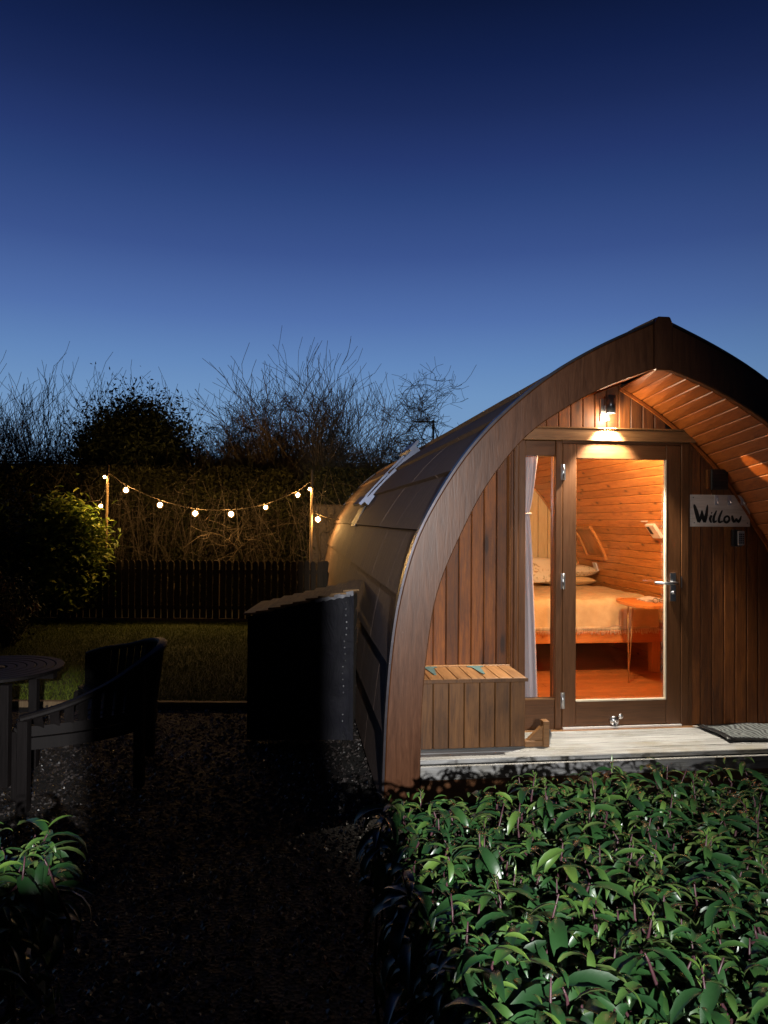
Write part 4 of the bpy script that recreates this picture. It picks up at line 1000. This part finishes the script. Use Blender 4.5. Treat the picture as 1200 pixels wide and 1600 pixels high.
# front hedges, cut back along the shadow edges so the gap stays black
HZ = .82
def hedge_back(x): return 2.50+.25*x if x > -.1 else 2.44+.28*x
def build_hedge(label, seed, x0, x1, y0, inside, singles_max, base):
    hr = random.Random(seed)
    hedge = thing('laurel_hedge', label, 'hedge', base)
    mass = MB(); mt = []; stems = MB(); singles = []; pts_ = []
    x = x0
    while x < x1:
        y = y0
        while y < 3.3:
            px, py = x+hr.uniform(-.032, .032), y+hr.uniform(-.032, .032)
            if py < hedge_back(px)+hr.uniform(-.06, .06) and inside(px, py, hr): pts_.append((px, py))
            y += .066
        x += .066
    for px, py in pts_:
        edge = max(0, .20-(hedge_back(px)-py))/.20
        zt = HZ+.055*noise.noise(Vector((px*2.2, py*2.2, 1)))+.05*noise.noise(Vector((px*7, py*7, 5)))-.05*edge*edge+hr.uniform(-.07, .04)
        H = hr.uniform(.18, .26); lean = Vector((hr.gauss(0, .13), hr.gauss(0, .13), 1)).normalized()
        b0 = Vector((px, py, zt))-lean*H; yaw = hr.uniform(0, 6.28); big = hr.uniform(.72, 1.15)
        vis = px < .8*py+.2 and px > -.62*py-.15
        n_l = hr.randint(12, 16) if vis else 8; sg_ = 5 if vis else 2
        bend = Vector((hr.gauss(0, .014), hr.gauss(0, .014), 0)); kk_ = hr.random()
        top_ = 1.02 if kk_ < .30 else .80
        stems.tube([b0, b0+lean*H*.35+bend, b0+lean*H*.7-bend*.5, b0+lean*H*top_], [.0052, .0044, .0034, .0018], 5)
        if kk_ < .14:      # clipped purple shoot with short new leaves
            q = b0+lean*H*top_
            for k_ in range(6):
                add_leaf(mass, mt, q+Vector((0, 0, -.008*k_)), hr.uniform(0, 6.28), hr.uniform(.6, 1.1), .022, .003, .4, 0, 2, .3, .95)
        hue = hr.gauss(0, .10)
        for i in range(n_l):
            t = i/(n_l-1); p = b0+lean*H*(.05+.93*t); yaw += 2.4+hr.uniform(-.35, .35)
            L = big*hr.uniform(.098, .150)*(1-.60*max(0, t-.8)/.2); Wd = L*hr.uniform(.095, .14)
            pit = -.30+.50*t*t+hr.uniform(-.28, .24); dr = hr.uniform(1.1, 2.5)*(1-.25*t)
            tv = min(1, max(0, hr.gauss(.36, .16)+hue+.30*(t > .88)+(.5 if hr.random() < .015 else 0)))
            rec = (p, yaw, pit, L, Wd, dr, hr.uniform(-.45, .45), tv)
            if vis and t > .45 and hr.random() < .5 and px > -.13*py+.32 and py < 2.35: singles.append((math.hypot(px, py), rec))
            else: add_leaf(mass, mt, *rec[:7], sg_, .5, tv)
    singles.sort(key=lambda q: q[0])
    for k_, (dc_, rec) in enumerate(singles):
        if k_ < singles_max:
            lb = MB(); lt = []; add_leaf(lb, lt, *rec[:7], 5, .5, rec[7]); o = part('leaf', lb, M['laurel'], hedge); settint(o, lt)
        else: add_leaf(mass, mt, *rec[:7], 5, .5, rec[7])
    o = part('foliage', mass, M['laurel'], hedge, kind='stuff'); settint(o, mt)
    part('stems', stems, M['stem'], hedge, kind='stuff')
    wd_ = MB(); hb = MB(); hbt = []
    for px, py in pts_[::4]:
        if py > hedge_back(px)-.08: continue
        p = Vector((px, py, 0)); q = Vector((px+hr.gauss(0, .06), py+hr.gauss(0, .06), HZ-.22)); wd_.tube([p, p.lerp(q, .5)+Vector((hr.gauss(0, .02), hr.gauss(0, .02), 0)), q], [.009, .007, .004], 4, False)
    part('trunks', wd_, M['bark'], hedge, kind='stuff')
    for px, py in pts_:
        for q_ in range(7): rnd_card(hb, hbt, (px+hr.gauss(0, .03), py+hr.gauss(0, .03), hr.uniform(.30, .60)), .035, hr)
    o = part('inner_leaves', hb, M['laurel'], hedge, kind='stuff'); settint(o, hbt)
build_hedge('dense clipped hedge of glossy drooping green leaves in front of the deck', 21, -.25, 2.45, .85, lambda x, y, r: x > .355-.15*y+.02*math.sin(y*9)+r.uniform(-.03, .03), 290, (.9, 2.0, 0))
build_hedge('small lit piece of glossy hedge at the far left, cut off where the shadow begins', 22, -1.9, -.6, 1.70, lambda x, y, r: x < -.90+.02*math.sin(y*11)-.06*(y-1.8)+r.uniform(-.03, .03), 0, (-1.2, 2.0, 0))

def bush(name, label, cat, c, rad, nclump, nleaf, ls_, mat, seed, stemmat=None, group=None, jag=.25, top=None, card=True, extra=None):
    r = random.Random(seed); b = MB(); t = []
    root = thing(name, label, cat, (c[0], c[1], 0), group=group)
    cl_ = []
    for i in range(nclump):
        while True:
            d = Vector((r.uniform(-1, 1), r.uniform(-1, 1), r.uniform(-1, 1)))
            if .35 < d.length < 1: break
        k_ = .70+r.uniform(-jag, jag*.8)
        d = d.normalized()*k_*(.55+.45*d.length)
        cl_.append(Vector((c[0]+d.x*rad[0], c[1]+d.y*rad[1], c[2]+d.z*rad[2])))
    for p in cl_:
        s_ = r.uniform(.10, .22)*max(rad)
        for i in range(nleaf):
            q = p+Vector((r.gauss(0, s_), r.gauss(0, s_), r.gauss(0, s_)))
            if q.z < .03: continue
            if card: rnd_card(b, t, q, ls_*r.uniform(.6, 1.3), r)
            else: add_leaf(b, t, q, r.uniform(0, 6.28), r.uniform(-.3, .9), ls_*2*r.uniform(.7, 1.2), ls_*.36, r.uniform(.4, 1.4), r.uniform(-.5, .5), 3, .25, r.random())
    o = part('crown', b, mat, root, kind='stuff'); settint(o, t)
    tb2 = MB()
    for i in range(min(nclump, 40)):
        p = cl_[i]; s0 = Vector((c[0]+r.gauss(0, .06*rad[0]), c[1]+r.gauss(0, .06), 0)); md = s0.lerp(p, .5)+Vector((r.gauss(0, .08), r.gauss(0, .08), r.uniform(0, .15)))
        tb2.tube([s0, md, p], [.02*max(rad), .014*max(rad), .005*max(rad)], 5, False)
    part('trunk', tb2, M['bark'], root)
    if extra: extra(root, cl_, r)
    return root
bush('variegated_shrub', 'bright yellow-green leafy shrub lit by the string lights at the left', 'shrub', (-5.30, 12.30, 1.10), (.72, .40, 1.0), 150, 50, .078, M['shrubleaf'], 31, card=False)
bush('dark_shrub', 'dark round leafy shrub at the left edge behind the hydrangea', 'shrub', (-6.60, 11.7, 1.0), (.90, .6, 1.35), 120, 70, .06, M['darkshrub'], 32, card=False)
def heads(root, cl_, r):
    for p in cl_[:16]:
        hb_ = MB(); ht = []
        for i in range(60):
            d = Vector((r.gauss(0, 1), r.gauss(0, 1), r.gauss(0, 1))).normalized()*.065; rnd_card(hb_, ht, p+d+Vector((0, -.15, .08)), .02, r)
        o = part('flower_head', hb_, M['dry'], root); settint(o, ht)
bush('hydrangea', 'low dark hydrangea with dried brown flower heads at the left edge', 'shrub', (-5.0, 9.9, .50), (.45, .35, .60), 45, 40, .04, M['evergreen'], 33, card=False, extra=heads)
ev = bush('evergreen_tree', 'tall dense dark evergreen tree with ragged rounded crown behind the fence', 'tree', (-5.25, 15.6, 2.55), (1.22, .9, 1.72), 420, 230, .052, M['evergreen'], 41, jag=.30)
# hedge mass behind the fence
def hedge_row(name, label, x0, x1, y, top, seed, n_, mat=None):
    r = random.Random(seed); b = MB(); t = []
    root = thing(name, label, 'hedge', ((x0+x1)/2, y, 0))
    for i in range(n_):
        x = r.uniform(x0, x1); z = top*(r.random()**.75); zz = top+.42*noise.noise(Vector((x*.9, 0, seed)))+.15*noise.noise(Vector((x*4, 0, seed)))
        z = min(z, zz); yy = y-.35*noise.noise(Vector((x*1.4, z*1.6, seed)))+r.gauss(0, .16)
        rnd_card(b, t, (x, yy, z), r.uniform(.03, .06), r)
    # twigs
    for i in range(int(n_/22)):
        x = r.uniform(x0, x1); z = r.uniform(.2, top); p = Vector((x, y-.25+r.gauss(0, .12), z)); d = Vector((r.gauss(0, .5), r.gauss(-.1, .3), r.gauss(.5, .5))).normalized()*r.uniform(.15, .45)
        b.tube([p, p+d*.5+Vector((r.gauss(0, .03), 0, 0)), p+d], [.005, .004, .002], 3, False); t += [.6]*9
    o = part('foliage', b, mat or M['bramble'], root, kind='stuff'); settint(o, t)
    tr = MB()
    xx = x0+.3
    while xx < x1:
        tr.tube([(xx, y, 0), (xx+r.gauss(0, .1), y, top*.5), (xx+r.gauss(0, .15), y, top*.85)], [.05, .035, .02], 5, False); xx += .8
    part('trunk', tr, M['bark'], root)
    core = MB(); 
    for i in range(int((x1-x0)/.5)):
        core.box((x0+i*.5, y+.12+.05*math.sin(i*3), 0), (x0+i*.5+.499, y+.5, top-.45+.07*math.sin(i*2.3)))
    part('dense_core', core, M['bark'], root, kind='stuff')
hedge_row('boundary_hedge', 'long dark tangled boundary hedge behind the picket fence and string lights', -9.5, 6.5, 14.4, 2.72, 5, 120000)
# back fence
bf = thing('boundary_fence', 'tall dark close board fence beyond the tangled hedge', 'fence', (-4, 18, 0))
pb = MB().box((-.072, -.01, 0), (.072, .01, 3.05)).mesh('fence_board', M['fence'])
x = -12.0
while x < 8.4: inst('fence_board', pb, bf, (x+4, 0, rnd.uniform(-.02, .01))); x += .15
part('rail', MB().box((-12.1, 18.011, 2.6), (8.5, 18.07, 2.7)), M['fence'], bf)
part('capping', MB().box((-12.1, 17.97, 3.065), (8.5, 18.05, 3.10)), M['fence'], bf)
sc_ = thing('side_screen', 'short dark timber screen between the right pole and the pod', 'fence', (-.5, 14.0, 0))
for i in range(15): part('screen_board', MB().box((-1.38+i*.15, 13.9, 0), (-1.38+i*.15+.145, 13.92, 1.965)), M['bark'], sc_)
part('capping', MB().box((-1.40, 13.87, 1.97), (.88, 13.95, 1.995)), M['fence'], sc_)

# bare trees
def bare(name, label, base, trunks, seed, spread, height, depth, group, twist=.25, r0=.05, up=.25, kids=(3, 5), mat=None):
    r = random.Random(seed); root = thing(name, label, 'tree', (base[0], base[1], 0), group=group)
    tk = MB(); tw = MB()
    def grow(p, d, L, rad, lev):
        seg = 4 if lev < depth else 3; pts = [p.copy()]; dd = d.copy()
        for i in range(seg):
            dd = (dd+Vector((r.gauss(0, twist), r.gauss(0, twist), r.gauss(0, twist)*.6+up*.25))).normalized()
            pts.append(pts[-1]+dd*L/seg)
        rs = [rad*(1-.6*i/seg) for i in range(seg+1)]
        (tk if lev == 0 else tw).tube(pts, [max(q, .0045) for q in rs], 5 if lev == 0 else 3, False)
        if lev < depth:
            for c in range(r.randint(*kids)+(2 if lev == 0 else 0)):
                f = r.uniform(.25, 1.0)*seg; i = min(int(f), seg-1); q = pts[i].lerp(pts[i+1], f-i)
                ax = Vector((r.gauss(0, 1), r.gauss(0, 1), r.gauss(0, .3))).normalized()
                nd = (dd*.75+ax*spread+Vector((0, 0, up))).normalized()
                grow(q, nd, L*r.uniform(.42, .72), max(rad*.5, .004), lev+1)
    for i in range(trunks):
        a = r.uniform(0, 6.28); d = Vector((math.cos(a)*.35*spread*r.random()*2, math.sin(a)*.3*spread, 1)).normalized()
        grow(Vector((base[0]+r.gauss(0, base[2]), base[1]+r.gauss(0, .2), 0)), d, height*r.uniform(.55, .8), r0*r.uniform(.6, 1), 0)
    part('trunk', tk, M['bark'], root); part('twigs', tw, mat or M['twig'], root, kind='stuff')
G_ = 'bare winter trees behind the hedge'
bare('bare_tree', 'bare spreading tree with the highest twisting crown, behind the middle bulbs', (-2.75, 17.2, .15), 9, 3, 1.05, 4.7, 4, G_, .48, .07, .04, (5, 7))
bare('bare_tree', 'multi-stemmed bare tree of slender upright rods right of the twisting one', (-1.6, 16.6, .45), 18, 8, .55, 4.1, 3, G_, .20, .030, .22, (5, 7))
bare('bare_tree', 'finely tangled bare tree just left of the pod roof', (-.35, 16.9, .2), 9, 12, 1.0, 4.0, 4, G_, .42, .05, .05, (5, 6))
bare('bare_tree', 'bare thicket of straight winter shoots at the far left edge', (-8.5, 17.0, .6), 16, 15, .5, 3.7, 3, G_, .2, .045, .3, (4, 6))
bare('bare_tree', 'thin bare sapling between the left thicket and the dark evergreen', (-7.2, 17.2, .3), 9, 19, .5, 3.7, 3, G_, .2, .04, .3, (4, 6))
bare('bare_tree', 'low bare tree in the gap right of the evergreen crown', (-3.9, 16.8, .25), 9, 23, .6, 3.4, 3, G_, .22, .04, .3, (4, 6))
# low scrub that fills the sky line above the hedge
def scrub(x0, x1, y, z0, z1, n_, seed):
    r = random.Random(seed); b = MB()
    for i in range(n_):
        x = r.uniform(x0, x1); p = Vector((x, y+r.gauss(0, .3), r.uniform(.2, z0))); d = Vector((r.gauss(0, .28), r.gauss(0, .1), 1)).normalized()
        L = r.uniform(.5, 1)*(z1*(.85+.2*noise.noise(Vector((x*1.1, 0, seed))))-p.z); pts = [p]
        for k_ in range(5):
            d = (d+Vector((r.gauss(0, .13), r.gauss(0, .1), .02))).normalized(); pts.append(pts[-1]+d*L/5)
        b.tube(pts, [.008, .007, .006, .005, .004, .003], 3, False)
        for c in range(r.randint(2, 5)):
            q = pts[r.randint(1, 5)]; d2 = Vector((r.gauss(0, .8), r.gauss(0, .5), r.gauss(.4, .4))).normalized()*r.uniform(.12, .5)
            m_ = q+d2*.5+Vector((r.gauss(0, .04), 0, r.gauss(0, .04))); b.tube([q, m_, q+d2], [.0045, .004, .003], 3, False)
    return b
sb_ = thing('winter_scrub', 'dense low thicket of bare brown twigs rising above the hedge', 'scrub', (-2, 15.6, 0), mb=scrub(-4.3, .6, 15.5, 2.5, 3.75, 900, 6), mat=M['twig'], kind='stuff')
sb3 = thing('bramble', 'loose bare bramble stems hanging over the front of the long hedge', 'bramble', (-3, 14, 0), mb=scrub(-6.4, .3, 13.95, 1.3, 3.15, 260, 16), mat=M['bark'], kind='stuff')
sb2 = thing('winter_scrub', 'dense low thicket of bare brown twigs left of the dark evergreen tree', 'scrub', (-8, 15.6, 0), mb=scrub(-9.6, -6.3, 15.5, 2.4, 3.9, 330, 7), mat=M['twig'], kind='stuff')
# tv aerial
ae = thing('tv_aerial', 'thin metal aerial mast with a horizontal arm rising above the pod roof', 'aerial', (1.32, 20, 0))
part('mast', MB().tube([(1.32, 20, 0), (1.32, 20, 4.42)], .028, 8), M['trim'], ae)
part('boom', MB().tube([(.80, 20, 4.38), (1.36, 20, 4.38)], .022, 6), M['trim'], ae)
for i in range(5): part('element', MB().tube([(.82+i*.11, 19.85, 4.38), (.82+i*.11, 20.15, 4.38)], .008, 5), M['trim'], ae)
part('clamp', MB().box((1.28, 19.96, 4.18), (1.36, 20.04, 4.30)), M['trim'], ae)

# ================================================================== FLOODLIGHT BEHIND THE CAMERA
wl = thing('cabin_wall', 'plain boarded wall of the neighbouring cabin behind the viewer', 'wall', (0, -2.0, 0))
for i in range(24): part('wall_board', MB().box((-2.5, -2.02, i*.15), (3.5, -2.0, i*.15+.146)), M['facade'], wl)
ps = thing('shadow_post', 'added unseen square post behind the viewer, casting the shadow of a person', 'post', (.29, -.42, 0), mb=MB().box((.152, -.48, 0), (.432, -.36, 4.2)), mat=M['fascia'])  # added out of view to cast the viewer-shaped shadow
pn = thing('shade_screen', 'added unseen boards left of the post behind the viewer, shading the lower left', 'screen', (-1.2, -.42, 0))  # added out of view to keep the flood off the hedge front
for i in range(11): part('screen_board', MB().box((-2.6, -.44, i*.15), (.150, -.42, i*.15+.147)), M['fascia'], pn)
part('capping', MB().box((-2.6, -.46, 1.65), (.150, -.40, 1.668)), M['fascia'], pn)
part('upper_shade_board', MB().box((-2.6, -.44, 1.865), (.150, -.42, 2.5)), M['fascia'], pn)  # added board blocking the flood from the lawn
fd = thing('floodlight', 'small black floodlight on the neighbouring cabin wall', 'lamp', (.60, -1.95, 2.1))
part('housing', MB().box((.51, -1.80, 2.04), (.69, -1.72, 2.17)), M['black'], fd, bevel=.006)
part('bracket', MB().box((.58, -1.995, 2.09), (.62, -1.801, 2.12)), M['black'], fd)
part('lens', MB().box((.52, -1.719, 2.05), (.68, -1.715, 2.16)), emitm('flood_lens', (.95, .97, 1), 3), fd)
FL = bpy.data.lights.new('flood_light', 'SPOT'); FL.energy = 1700; FL.color = (1, .985, .97); FL.spot_size = math.radians(66); FL.spot_blend = 1.0; FL.shadow_soft_size = .02
fo = bpy.data.objects.new('flood_light', FL); COL.objects.link(fo); fo.location = (.60, -1.60, 2.12)
fo.rotation_euler = Vector((-1.75, 6.6, -1.06)).to_track_quat('-Z', 'Y').to_euler()
